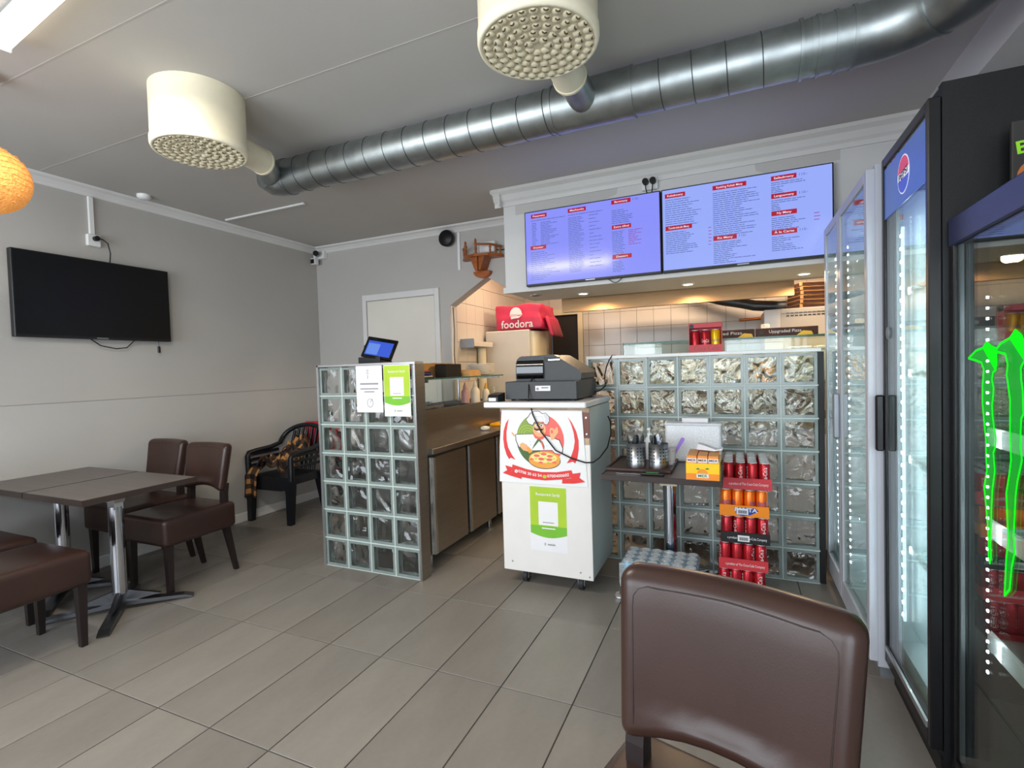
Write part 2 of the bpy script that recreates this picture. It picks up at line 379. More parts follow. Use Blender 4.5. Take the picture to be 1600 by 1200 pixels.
    def text(s, txt, size, loc, R, mi=0, bold=0.0, width=None, rot=0.0, fn=None):
        V, F = text_geo(txt, bold); sx = size
        if width is not None and V:
            w = max(p[0] for p in V) - min(p[0] for p in V); sx = width / max(w, 1e-6)
        loc = Vector(loc); cr, sr = math.cos(rot), math.sin(rot); P = []
        for (x, y, z) in V:
            x, y = x * sx, y * size; x, y = x * cr - y * sr, x * sr + y * cr
            P.append(fn(x, y) if fn else loc + R @ Vector((x, y, 0)))
        return s.add(P, F, mi)
    def build(s, name, mats, parent=None, label=None, loc=None, uvs=None):
        me = bpy.data.meshes.new(name); me.from_pydata(s.v, [], s.f)
        mats = mats if isinstance(mats, (list, tuple)) else [mats]
        for m in mats: me.materials.append(M[m] if isinstance(m, str) else m)
        me.polygons.foreach_set('material_index', s.mi); me.polygons.foreach_set('use_smooth', s.sm)
        bm = bmesh.new(); bm.from_mesh(me)
        if getattr(s, 'weld', False): bmesh.ops.remove_doubles(bm, verts=bm.verts, dist=1e-5)
        bmesh.ops.recalc_face_normals(bm, faces=bm.faces); bm.to_mesh(me); bm.free()
        me.update()
        o = bpy.data.objects.new(name, me); C.objects.link(o)
        if parent: o.parent = parent
        if loc: o.location = loc
        if label: o['label'] = label
        return o
def tag(o, label, cat, group=None, kind=None):
    o['label'] = label; o['category'] = cat
    if group: o['group'] = group
    if kind: o['kind'] = kind
    return o
def thing(name, label, cat, loc=(0, 0, 0), rz=0.0, group=None):
    o = bpy.data.objects.new(name, None); C.objects.link(o); o.location = loc; o.rotation_euler = (0, 0, rz); o.empty_display_size = .05
    return tag(o, label, cat, group)
def struct(name, mb, mats, label=None, parent=None):
    o = mb.build(name, mats, parent); o['kind'] = 'structure'
    if label: o['label'] = label
    return o
def dup(root, loc, rz=None, label=None, group=None):
    r = root.copy(); C.objects.link(r); r.location = loc
    if rz is not None: r.rotation_euler = (0, 0, rz)
    if label: r['label'] = label
    if group: r['group'] = group
    for ch in list(root.children):
        c = ch.copy(); C.objects.link(c); c.parent = r
        for g in list(ch.children):
            d = g.copy(); C.objects.link(d); d.parent = c
    return r
def same(o, parent, loc, name=None):
    c = o.copy(); C.objects.link(c); c.parent = parent; c.location = loc
    return c
def rotz(a): return Matrix.Rotation(a, 4, 'Z')
# ------------------------------------------------------------------ the setting
XL, XR, YB, YF, ZC, YK = -3.281, 2.35, 0.807, -5.20, 2.74, 2.75
# floor: grout bed and one object per tile
fl = struct('floor', MB().box(XL - .1, XR + .1, YF - .1, YK + .1, -.06, -.004), 'grout', 'floor of long grey stone tiles with dark joints')
TW, TL, TX, TY = .3162, .635, -1.2531, -1.5786
tile_mesh = None; ntile = 0
for i in range(-7, 12):
    for j in range(-4, 7):
        x0, y0 = TX + i * TW, TY + j * TL
        xa, xb, ya, yb = max(x0 + .0026, XL), min(x0 + TW - .0026, XR), max(y0 + .0026, YF), min(y0 + TL - .0026, YK)
        if xb - xa < .02 or yb - ya < .02: continue
        full = abs((xb - xa) - (TW - .0052)) < 1e-6 and abs((yb - ya) - (TL - .004)) < 1e-6
        if full and tile_mesh:
            o = same(tile_mesh, fl, (x0 + TW / 2, y0 + TL / 2, 0))
        else:
            w, l = (xb - xa) / 2, (yb - ya) / 2
            o = MB().box(-w, w, -l, l, -.012, 0, 0, .0012).build('tile', 'floor_tile', fl, loc=((xa + xb) / 2, (ya + yb) / 2, 0))
            if full: tile_mesh = o
        ntile += 1
ce = struct('ceiling', MB().box(XL - .1, XR + .1, YF - .1, YK + .1, ZC, ZC + .1), 'ceiling_paint', 'plain grey white ceiling')
for k, y in enumerate((-2.235, -1.65)): MB().box(XL + .1, 1.9, y - .003, y + .003, ZC - .0012, ZC).build('board_seam', 'ceiling_paint', ce)
# left wall with the smoother, slightly proud lower panel
wl = struct('wall_left', MB().box(XL - .12, XL, YF - .1, YB + .12, 0, ZC), 'wall_paint', 'grey wall with the dark television')
struct('dado_panel', MB().box(XL, XL + .007, YF, YB, .0, 1.209), 'wall_lower', parent=wl)
struct('upper_panel', MB().box(XL, XL + .007, YF, YB, 1.2145, ZC - .06), 'wall_paint', parent=wl)
struct('baseboard_left', MB().box(XL + .007, XL + .024, YF, YB, 0, .085, 0, .004), 'white_paint', 'pale baseboard along the grey wall')
for k, (a, b) in enumerate((((XL, XL + .075), (YF, YB)), )):
    pass
cor = [(0, 0), (.075, 0), (.07, -.014), (.045, -.024), (.022, -.045), (.012, -.062), (0, -.066)]
struct('trim_1', MB().prism([(XL + u, ZC + w) for u, w in cor], YF, YB, 'xz'), 'white_paint', 'ceiling cornice above the grey wall')
struct('trim_2', MB().prism([(YB - u, ZC + w) for u, w in cor], XL, -.70, 'yz'), 'white_paint', 'ceiling cornice above the white door')
# back wall with the pointed opening into the kitchen
wb = MB()
wb.prism([(XL, 0), (-1.585, 0), (-1.585, 1.985), (-1.178, 2.225), (-.76, 1.975), (XR, 1.955), (XR, ZC), (XL, ZC)], YB, YB + .12, 'xz')
struct('wall_back', wb, 'wall_paint', 'grey wall with the white door and the pointed opening')
struct('baseboard_back', MB().box(XL + .03, -2.66, YB - .017, YB, 0, .085, 0, .004), 'white_paint', 'pale baseboard below the corner camera')
struct('wall_right', MB().box(XR, XR + .12, YF - .1, YK + .1, 0, ZC), 'wall_paint', 'wall behind the drink coolers')
# front wall with two shop windows (behind the camera)
wf = MB()
for (x0, x1, z0, z1) in ((XL, -3.05, 0, ZC), (-3.05, -.4, 0, .55), (-3.05, -.4, 2.45, ZC), (-.4, .2, 0, ZC), (.2, 1.9, 0, .25), (.2, 1.9, 2.5, ZC), (1.9, XR, 0, ZC)):
    wf.box(x0, x1, YF - .12, YF, z0, z1)
struct('wall_front', wf, 'wall_paint', 'wall with the shop windows')
for k, (x0, x1, z0, z1) in enumerate(((-3.05, -.4, .55, 2.45), (.2, 1.9, .25, 2.5))):
    f = MB(); t = .05
    f.box(x0, x1, YF - .09, YF - .03, z0, z0 + t); f.box(x0, x1, YF - .09, YF - .03, z1 - t, z1)
    for xx in (x0, (x0 + x1) / 2 - t / 2, x1 - t): f.box(xx, xx + t, YF - .09, YF - .03, z0 + t, z1 - t)
    w = struct('window_%d' % (k + 1), f, 'frame_grey', 'shop window frame with clear panes')
    MB().box(x0 + t, x1 - t, YF - .062, YF - .058, z0 + t, z1 - t).build('pane', 'pane', w)
struct('ground', MB().box(-14, 12, -16, YF - .12, -.2, -.06), 'asphalt', 'street outside the shop windows')
# boxed beam under the ceiling above the coolers
struct('ceiling_beam', MB().box(1.92, XR, YF, YB, 2.56, ZC), 'soffit_paint', 'boxed beam under the ceiling above the coolers')
# menu soffit over the counter
SF = .18
so = MB().box(-.70, XR, SF, YB, 1.955, ZC)
so.box(-.715, XR, SF - .015, SF + .02, 1.945, 1.99)
struct('wall_menu', so, 'soffit_paint', 'boxed soffit that carries the menu screens')
crown = [(0, 0), (.085, 0), (.082, -.022), (.05, -.04), (.03, -.075), (.012, -.09), (.012, -.12), (0, -.12)]
cw = MB().prism([(SF - u, ZC + w) for u, w in crown], -.70 - .07, XR, 'yz')
cw.prism([(-.70 - u, ZC + w) for u, w in crown], SF - .07, YB, 'xz')
struct('trim_3', cw, 'white_paint', 'crown moulding over the menu soffit')
pt = MB(); pt.prism([(-.60, 2.62), (.20, 2.62), (.19, 2.58), (.10, 2.555), (-.60, 2.545)], SF - .001, SF + .001, 'xz'); pt.prism([(1.08, 2.62), (1.55, 2.62), (1.55, 2.56), (1.14, 2.555), (1.09, 2.575)], SF - .001, SF + .001, 'xz')
pt.build('paint_patch', 'patch_paint', bpy.data.objects['wall_menu'])
# kitchen walls with separate tiles
kl = struct('wall_kitchen_side', MB().box(-1.70, -1.594, YB + .12, YK + .1, 0, ZC), 'tile_grout', 'beige tiled kitchen wall beyond the pointed opening')
T = .2; tk = None
for i in range(9):
    for j in range(4, 12):
        y0, z0 = YB + .125 + i * T, j * T + .035
        if y0 + T > YK: continue
        if tk is None: tk = MB().box(0, .008, .0015, T - .0015, .0015, T - .0015, 0, .0012).build('tile', 'wall_tile', kl, loc=(-1.594, y0, z0))
        else: same(tk, kl, (-1.594, y0, z0))
kb = MB(); kb.box(-1.7, -1.24, YK, YK + .1, 0, ZC); kb.box(-1.24, -.845, YK, YK + .1, 2.03, ZC); kb.box(-.845, XR, YK, YK + .1, 0, ZC)
kb = struct('wall_kitchen_back', kb, 'tile_grout', 'pale square tiled wall at the back of the kitchen')
tk = None
for i in range(16):
    for j in range(4, 12):
        x0, z0 = -.725 + i * .199, j * .2 + .01
        if x0 + .199 > XR: continue
        if i == 0:
            MB().box(-.07, -.0015, -.008, 0, .0015, .1985, 0, .0012).build('tile', 'wall_tile', kb, loc=(x0, YK, z0))
        if tk is None: tk = MB().box(.0015, .1975, -.008, 0, .0015, .1985, 0, .0012).build('tile', 'wall_tile', kb, loc=(x0, YK, z0))
        else: same(tk, kb, (x0, YK, z0))
for j in range(2):
    for i in range(4):
        same(tk, kb, (-1.64 + i * .199, YK, 2.07 + j * .2))
# dark doorway at the back of the kitchen
d2 = struct('door_2', MB().box(-1.22, -.865, YK + .03, YK + .07, 0, 2.02), 'black_void', 'dark door at the back of the kitchen')
dt = MB(); dt.box(-.865, -.80, YK - .015, YK + .1, 0, 2.09); dt.box(-1.28, -.865, YK - .015, YK + .1, 2.02, 2.09)
dt.build('door_frame', 'freezer_door', d2)
# white door in the back wall
fr = MB(); fr.box(-2.645, -2.595, YB - .022, YB, 0, 2.17, 0, .004); fr.box(-1.752, -1.70, YB - .022, YB, 0, 2.17, 0, .004); fr.box(-2.595, -1.752, YB - .022, YB, 2.105, 2.17, 0, .004)
d1 = struct('door_1', fr, 'white_paint', 'white door frame beside the pointed opening')
MB().box(-2.588, -1.758, YB - .012, YB, .01, 2.098, 0, .003).build('door_panel', 'door_paint', d1)
h = MB(); h.cyl((-1.83, YB - .012, 1.04), (-1.83, YB - .06, 1.04), .011, n=10); h.tube([(-1.83, YB - .055, 1.04), (-1.94, YB - .055, 1.04)], .009)
h.build('door_handle', 'chrome', d1)
# left jamb cables of the opening
for k in range(2):
    x = -1.565 + k * .018
    o = MB().tube([(x, YB - .006, 1.98 - k * .02), (x + .006, YB - .008, 1.75), (x - .004, YB - .006, 1.5), (x + .01, YB - .01, 1.3)], .004, 6).build('hanging_cable', 'cable' if k else 'white_plastic')
    tag(o, ('black' if k else 'white') + ' cable hanging down the jamb of the pointed opening', 'cable')
# ------------------------------------------------------------------ ventilation and ceiling things
DY, DZ, DR = -1.06, 2.615, .104
t = thing('ventilation_duct', 'long galvanised spiral duct running under the ceiling', 'duct', (-1.66, DY, DZ))
b = MB(); b.cyl((-.02, 0, 0), (3.06, 0, 0), DR, n=28, caps=True); b.build('pipe', 'galvanised', t)
ring = None
n = 0; x = .16
while x < 2.75:
    if not (1.80 < x < 2.22):
        # spiral seam: one slanted turn
        V = []
        pts = [(x + .030 * (a / 24.0 - .5), (DR + .0008) * math.cos(2 * PI * a / 24), (DR + .0008) * math.sin(2 * PI * a / 24)) for a in range(25)]
        if ring is None:
            pts0 = [(p[0] - x, p[1], p[2]) for p in pts]
            ring = MB().tube(pts0, .0022, 5).build('seam', 'galv_dark', t, loc=(x, 0, 0))
        else: same(ring, t, (x, 0, 0))
    x += .135
# saddle branch towards the near diffuser
b = MB(); xx = 2.02
b.cyl((xx - .20, 0, 0), (xx + .17, 0, 0), DR + .004, n=28)
b.cyl((xx - .045, -.02, -.01), (xx - .045, -.260, -.015), .066, n=20)
b.cyl((xx - .21, 0, 0), (xx - .20, 0, 0), DR + .008, n=28); b.cyl((xx + .17, 0, 0), (xx + .18, 0, 0), DR + .008, n=28)
b.build('branch', 'galvanised', t)
# elbow to the far diffuser at the closed end
b = MB(); b.tube([(.03, 0, 0), (-.03, -.012, -.002), (-.075, -.045, -.004), (-.085, -.10, -.006)], DR, 24, radii=[DR + .004, DR + .004, DR * .98, .075])
b.tube([(-.06, -.04, -.004), (-.03, -.10, -.008), (.04, -.17, -.012), (.108, -.262, -.015)], .066, 20)
b.cyl((.02, 0, 0), (.03, 0, 0), DR + .007, n=28); b.build('end_elbow', 'galvanised', t)
# elbow at the other end, turning towards the shop windows
b = MB(); pts = []
for a in range(10):
    th = PI / 2 * a / 9; R = .30; pts.append((3.08 + R * math.sin(th), -R * (1 - math.cos(th)), 0))
pts = [(2.90, 0, 0)] + pts + [(3.38, -.55, 0), (3.38, -1.6, 0)]
b.tube(pts, DR + .003, 24)
for xx in (2.86, 2.92, 2.98, 3.04): b.cyl((xx, 0, 0), (xx + .012, 0, 0), DR + .009, n=28)
b.cyl((3.38, -.36, 0), (3.38, -.372, 0), DR + .008, n=28); b.cyl((3.285, -.083, 0), (3.295, -.093, 0), DR + .008, n=28)
b.build('elbow', 'galvanised', t)

def diffuser(loc, label, ang):
    t = thing('air_diffuser', label, 'air vent', loc, 0, 'drum diffusers on the duct')
    R, H = .205, .28
    b = MB(); b.lathe([(R, 0), (R, -H + .045), (R + .004, -H + .04), (R + .004, -H + .012), (R, -H), (R - .012, -H - .002), (R - .014, -H + .004)], n=48)
    b.build('drum', 'cream_plastic', t)
    b = MB(); b.lathe([(.0001, -H + .002), (R - .012, -H + .002)], n=48); b.build('face_plate', 'cream_face', t)
    # nozzles: domed rings in circles, each with a slot
    noz = MB(); hole = MB()
    noz.lathe([(.0105, 0), (.0098, -.004), (.0065, -.007), (.0001, -.0078)], n=10)
    for rr, cnt in ((.028, 6), (.056, 12), (.084, 18), (.112, 23), (.140, 28), (.168, 33)):
        pass
    first = None
    for rr, cnt in ((.035, 7), (.070, 13), (.104, 19), (.140, 25), (.175, 30)):
        for k in range(cnt):
            a = 2 * PI * k / cnt + rr * 7
            p = (rr * math.cos(a), rr * math.sin(a), -H + .002)
            if first is None:
                m2 = MB(); m2.lathe([(.0162, 0), (.0150, -.004), (.0112, -.0068), (.0001, -.0082)], n=10)
                # slot on the side that faces the shop
                m2.X = Matrix.Translation((.0098, 0, -.0044)) @ Matrix.Rotation(math.radians(-50), 4, 'Y') @ Matrix.Diagonal((.9, 1.55, 1, 1))
                m2.lathe([(.0062, .002), (.0062, -.0016), (.0001, -.0026)], n=8, mi=1)
                first = m2.build('nozzle', ['cream_face', 'cream_hole'], t, loc=p)
                o = first
            else: o = same(first, t, p)
            o.rotation_euler = (0, 0, a + random.uniform(-.2, .2))
    b = MB(); dx, dy = math.cos(ang), math.sin(ang)
    b.cyl((dx * (R - .02), dy * (R - .02), -.14), (dx * (R + .265), dy * (R + .265), -.14), .071, n=24)
    b.cyl((dx * (R + .255), dy * (R + .255), -.14), (dx * (R + .268), dy * (R + .268), -.14), .075, n=24)
    b.build('neck', 'cream_plastic', t)
    return t
diffuser((-1.446, -1.775, ZC), 'cream drum diffuser at the closed end of the duct', math.atan2(.50, -.12))
diffuser((.34, -1.80, ZC), 'cream drum diffuser at the middle of the duct', math.atan2(.5, -.03))

t = thing('tube_light', 'lit white fluorescent tube fitting on the ceiling', 'ceiling light', (-1.02, -2.487, ZC), math.radians(-6))
MB().box(-.67, .67, -.036, .036, -.03, 0, 0, .006).build('housing', 'white_plastic', t)
b = MB(); b.prism([(-.032, -.03), (-.032, -.055), (-.02, -.068), (.02, -.068), (.032, -.055), (.032, -.03)], -.66, .66, 'yz'); b.build('diffuser', 'tube', t)
for s in (-1, 1): MB().box(s * .664 - .005, s * .664 + .005, -.035, .035, -.071, -.02, 0, .004).build('end_cap', 'white_plastic', t)

# woven pendant at the edge of the room
t = thing('pendant_lamp', 'glowing orange woven pendant globe', 'lamp', (-2.085, -2.335, 2.265))
b = MB(); prof = [(.02, .150)] + [(.158 * math.sin(PI * k / 18), .150 * math.cos(PI * k / 18)) for k in range(2, 17)] + [(.03, -.144)]
b.lathe(prof, n=32); b.build('shade', 'lamp_weave', t)
wv = MB()
for k in range(11):
    z = .130 - .026 * k; r = .158 * math.sqrt(max(.02, 1 - (z / .15) ** 2)) + .001
    wv.tube([(r * math.cos(a * PI / 12), r * math.sin(a * PI / 12), z + .006 * (a % 2)) for a in range(25)], .0018, 4)
wv.build('weave_band', 'lamp_weave', t)
MB().tube([(0, 0, .15), (0, 0, .475)], .004).build('cord', 'cable', t)
MB().lathe([(.05, .475), (.05, .44), (.02, .42)], n=16).build('canopy', 'black_plastic', t)

t = thing('ceiling_detector', 'small white detector on the ceiling beside the cornice', 'detector', (-3.10, -1.07, ZC))
MB().lathe([(.045, 0), (.045, -.018), (.03, -.032), (.0001, -.034)], n=20).build('housing', 'white_plastic', t)
o = MB().box(-3.13, -2.205, -.39, -.37, ZC - .014, ZC, 0, .003).build('cable_conduit', 'white_plastic'); tag(o, 'thin white conduit across the ceiling towards the corner', 'conduit')

# corner camera
t = thing('security_camera', 'white corner camera with two black lens housings', 'camera', (-3.17, YB - .03, 2.62))
MB().box(-.09, .06, -.03, .03, -.01, .075, 0, .006).build('mounting_box', 'white_plastic', t)
b = MB(); b.cyl((-.03, -.03, .035), (.03, -.11, .03), .03, n=14); b.build('lens_housing', 'black_gloss', t)
b = MB(); b.box(-.075, -.01, -.09, -.03, -.075, -.01, 0, .006); b.build('camera_body', 'white_plastic', t)
b = MB(); b.box(-.068, -.018, -.094, -.088, -.068, -.02, 0, .003); b.build('lens_window', 'black_gloss', t)
MB().tube([(-.08, -.035, .06), (-.05, -.05, .052), (-.02, -.04, .05)], .005, 6).build('cable', 'cable', t)

# television on the grey wall
def tv(name, label, loc, rz, W, H, onmat):
    t = thing(name, label, 'television', loc, rz)
    MB().box(-W / 2, W / 2, -.018, .028, -H / 2, H / 2, 0, .003).build('casing', 'black_plastic', t)
    s = MB().box(-W / 2 + .008, W / 2 - .008, -.0195, -.017, -H / 2 + .016, H / 2 - .008).build('screen', onmat, t)
    MB().box(-.035, .035, -.021, -.016, -H / 2 + .003, -H / 2 + .011).build('maker_badge', 'frame_grey', t)
    MB().box(-.2, .2, .028, .0445, -.15, .15, 0, .004).build('wall_bracket', 'dark', t)
    return t, s
t, s = tv('television', 'dark switched off television on the grey wall', (XL + .054, -1.335, 1.932), PI / 2, .965, .562, 'screen_off')
b = MB(); b.tube([(-.06, .01, -.28), (.0, .012, -.325), (.10, .012, -.345), (.17, .01, -.335), (.225, .012, -.28)], .004, 6); b.build('looped_cable', 'cable', t)
b = MB(); b.tube([(.395, .0, -.28), (.395, 0, -.32)], .002, 6); b.box(.385, .405, -.006, .006, -.37, -.32, 0, .003); b.build('sensor_dongle', 'black_plastic', t)
t = thing('wall_socket', 'white double wall socket above the dark television', 'socket', (XL + .007, -1.335, 2.362))
MB().box(0, .03, -.042, .042, -.042, .042, 0, .005).build('face_plate', 'white_plastic', t)
MB().box(0, .02, -.02, .012, .042, .312, 0, .003).build('conduit', 'white_plastic', t)
b = MB(); b.cyl((.03, .005, .012), (.062, .005, .012), .018, n=12); b.tube([(.05, .005, .012), (.056, .035, .012), (.056, .07, -.01), (.054, .085, -.08), (.05, .08, -.15)], .0045, 6); b.build('plug', 'cable', t)
# ------------------------------------------------------------------ menu screens
t, s = tv('menu_screen', 'lit blue menu screen with three red headings in its top row, beside the pointed opening', (.0, SF - .045, 2.253), 0, 1.00, .56, 'screen')
def lines(mb, x0, x1, z, n, dz, mi, seed, short=.6, h=.0042):
    """rows of unreadable small print as broken strips"""
    rnd = random.Random(seed)
    for k in range(n):
        zz = z - k * dz; x = x0; end = x0 + (x1 - x0) * rnd.uniform(short, 1.0)
        while x < end:
            w = rnd.uniform(.012, .05); mb.box(x, min(x + w, end), -.0203, -.0194, zz, zz + h, mi); x += w + .004
def heading(mb, tx, x, z, w, size=.019, price=None):
    mb.box(x, x + w, -.0206, -.0195, z, z + .029, 0)
    mb.text(tx, size, (x + w / 2, -.0208, z + .0145), FACE_FRONT, 1, .008, width=min(w * .78, len(tx) * .0115))
    if price: mb.text(price, .022, (x + w + .035, -.0204, z + .015), FACE_FRONT, 2, width=.045)
def menu(t, items, rows, inkseed):
    for it in items:
        b = MB(); heading(b, *it); b.build('menu_heading', ['screen_red', 'screen_white', 'screen_ink'], t)
    b = MB()
    for k, r in enumerate(rows): lines(b, r[0], r[1], r[2], r[3], r[4], r[5] if len(r) > 5 else 0, inkseed + k, r[6] if len(r) > 6 else .6)
    o = b.build('menu_print', ['screen_ink', 'screen_price'], t); o['kind'] = 'stuff'
menu(t, [('Pizzameny', -.445, .225, .125), ('Mexikanska', -.155, .225, .135), ('Barnmeny', .165, .235, .135, .019, '110:-'), ('Extra tillval', .165, .060, .135), ('Drycker', -.455, -.010, .125), ('Dessert', .165, -.148, .135)],
     [(-.445, -.17, .205, 1, .01, 0, .95), (-.44, -.395, .185, 15, .0118), (-.37, -.23, .185, 15, .0118, 0, .4), (-.455, -.22, -.032, 15, .0145, 0, .4),
      (-.155, .10, .205, 1, .01, 0, .95), (-.155, -.03, .185, 33, .0122, 0, .7), (.0, .10, .185, 15, .026, 0, .3),
      (.165, .33, .188, 8, .0125, 0, .4), (.165, .26, .040, 14, .0123, 0, .7), (.28, .38, .040, 9, .0123, 1, .4), (.165, .26, -.17, 7, .0112, 0, .6)], 11)
MB().tube([(.12, .0, -.275), (.16, .0, -.305), (.18, .0, -.31), (.20, .0, -.302), (.235, .0, -.275)], .003, 6).build('looped_cable', 'cable', t)
t, s = tv('menu_screen', 'lit blue menu screen with prices of 110, beside the tall white cooler', (1.005, SF - .045, 2.253), 0, 1.00, .56, 'screen_pale')
menu(t, [('Kebabmeny', -.475, .217, .13), ('Kyckling Kebab Meny', -.175, .222, .20), ('Salladmeny', .165, .222, .14, .019, '110:-'), ('Langosmeny', .165, .112, .14, .019, '110:-'), ('Ny Meny', .165, .005, .14),
         ('Tunnbrödrulle Meny', -.475, .0, .17), ('Ris Meny', -.175, -.105, .14, .019, '110:-'), ('À la Carte', .165, -.113, .14, .019, '110:-')],
     [(-.475, -.23, .200, 13, .0145, 0, .5), (-.475, -.27, -.018, 12, .0125, 0, .6), (-.205, -.185, -.015, 6, .022, 1, .9), (-.175, .10, .200, 22, .0131, 0, .55), (-.175, .08, -.122, 12, .0118, 0, .35),
      (.165, .36, .207, 2, .012, 0, .8), (.165, .24, .181, 6, .0105, 0, .6), (.165, .36, .097, 2, .012, 0, .7), (.165, .23, .072, 5, .0105, 0, .6), (.165, .35, -.012, 7, .0118, 0, .55), (.395, .43, -.010, 3, .02, 1, .9), (.165, .34, -.130, 8, .0118, 0, .3)], 71)
t = thing('wall_socket', 'white double wall socket with two black plugs above the menu screens', 'socket', (.425, SF, 2.605))
MB().box(-.055, .055, -.025, 0, -.042, .042, 0, .005).build('face_plate', 'white_plastic', t)
for k in (-1, 1):
    b = MB(); b.cyl((k * .025, -.025, .01), (k * .025, -.06, .01), .021, n=14); b.tube([(k * .025, -.05, 0), (k * .022, -.05, -.04), (k * .012, -.03, -.09), (k * .008, -.02, -.12)], .0045, 6); b.build('plug', 'cable', t)
# downlights of the soffit
for k, (x, y) in enumerate(((-.19, .60), (.63, .60), (1.40, .60), (-.55, .45))):
    lit = k < 3
    t = thing('downlight', ['lit downlight in the soffit nearest the pink delivery bag', 'lit downlight in the soffit between the other two lit ones', 'lit downlight in the soffit above the pizza box stack', 'unlit downlight at the open end of the soffit'][k], 'ceiling light', (x, y, 1.955), 0, 'soffit downlights')
    MB().lathe([(.048, 0), (.048, -.004), (.038, -.007), (.036, -.002)], n=24).build('trim_ring', 'chrome' if not lit else 'white_plastic', t)
    MB().lathe([(.036, -.003), (.0001, -.0032)], n=24).build('lens', 'spot_glow' if lit else 'carton_dark', t)

# ------------------------------------------------------------------ glass block partitions
def block_mesh():
    """one pressed glass block 190 x 80 x 190: flat rim, sunk wavy windows front and back"""
    b = MB(); w, d, rim, sink = .0955, .036, .017, .006
    outer = lambda y: [(-w, y, -w), (w, y, -w), (w, y, w), (-w, y, w)]
    inn = lambda y: [(-w + rim, y, -w + rim), (w - rim, y, -w + rim), (w - rim, y, w - rim), (-w + rim, y, w - rim)]
    for s in (-1, 1):
        V = outer(s * d) + inn(s * d); b.add(V, [(k, (k + 1) % 4, 4 + (k + 1) % 4, 4 + k) for k in range(4)], 0)
        V = inn(s * d) + inn(s * (d - sink)); b.add(V, [(k, (k + 1) % 4, 4 + (k + 1) % 4, 4 + k) for k in range(4)], 0)
        b.add(inn(s * (d - sink)), [(0, 1, 2, 3)], 1)
    V = outer(-d) + outer(d); b.add(V, [(k, (k + 1) % 4, 4 + (k + 1) % 4, 4 + k) for k in range(4)], 0)
    b.weld = True
    return b
blk = None
def partition(name, label, loc, nx, nz, depth):
    global blk
    t = thing(name, label, 'partition', loc)
    cy = depth / 2
    for i in range(nx):
        for j in range(nz):
            p = (i * .2 + .1, cy, j * .2 + .1)
            if i == 0 and j == 0: blk = block_mesh().build('glass_block', ['block_edge', 'block_glass' if nx == 4 else 'block_glass_fine'], t, loc=p)
            else: same(blk, t, p)
    g = MB()
    for i in range(1, nx): g.box(i * .2 - .0038, i * .2 + .0038, cy - .0375, cy + .030, 0, nz * .2)
    for j in range(0, nz): g.box(0, nx * .2, cy - .0385, cy + .030, max(0, j * .2 - .0038), j * .2 + .0038)
    g.build('mortar_joint', 'mortar', t)
    return t
t = partition('glass_block_partition', 'narrow glass block partition carrying two notices', (-1.7263, -.795, 0), 4, 7, .10)
b = MB(); b.box(-.012, .002, 0, .10, 0, 1.418); b.build('edge_trim', 'alu', t)
MB().box(-.012, .815, 0, .10, 1.40, 1.418, 0, .002).build('cap_trim', 'alu', t)
b = MB(); b.box(.801, .815, -.002, .004, 0, 1.40); b.build('front_trim', 'steel_bright', t); MB().box(.801, .815, .004, .105, 0, 1.40).build('end_post', 'steel', t)
t = partition('glass_block_partition', 'wide glass block partition behind the stacked can trays', (0, 0, 0), 7, 7, .08)
MB().box(-.014, .002, -.004, .084, 0, 1.40, 0, .002).build('edge_trim', 'white_plastic', t)
MB().box(-.014, 1.414, -.006, .084, 1.40, 1.422, 0, .003).build('cap_trim', 'white_plastic', t)
MB().box(1.40, 1.43, .01, .084, 0, 1.40).build('gap_shade', 'dark', t)  # dark strip painted in for the shaded gap before the cooler, no real trim

# notices on the narrow partition
ny = -.797
t = thing('paper_notice', 'white paper notice with a few grey lines taped to the narrow partition', 'notice', (-1.277, ny, 1.245))
MB().box(-.108, .108, -.0008, 0, -.155, .155).build('sheet', 'white_paper', t)
b = MB()
for (z, w, h) in ((.035, .075, .011), (.002, .074, .008), (-.018, .042, .008)): b.box(-w, w, -.0014, -.0008, z - h / 2, z + h / 2)
b.box(-.012, -.007, -.0014, -.0008, .068, .095)
for k in range(7):
    a = k * 2 * PI / 7; b.add([(-.01 + .016 * math.cos(a) - .004, -.0012, .115 + .016 * math.sin(a)), (-.01 + .016 * math.cos(a) + .004, -.0012, .115 + .016 * math.sin(a)), (-.01, -.0012, .115)], [(0, 1, 2)])
b.build('print', 'print_grey', t)
b = MB(); b.tube([(.004 + .024 * math.cos(a * PI / 8), -.0015, -.092 + .028 * math.sin(a * PI / 8)) for a in range(17)], .0018, 4)
b.tube([(.004, -.0015, -.09), (.012, -.0015, -.075), (.024, -.0015, -.064), (.02, -.0015, -.08)], .0016, 4); b.build('line_drawing', 'print_grey', t)
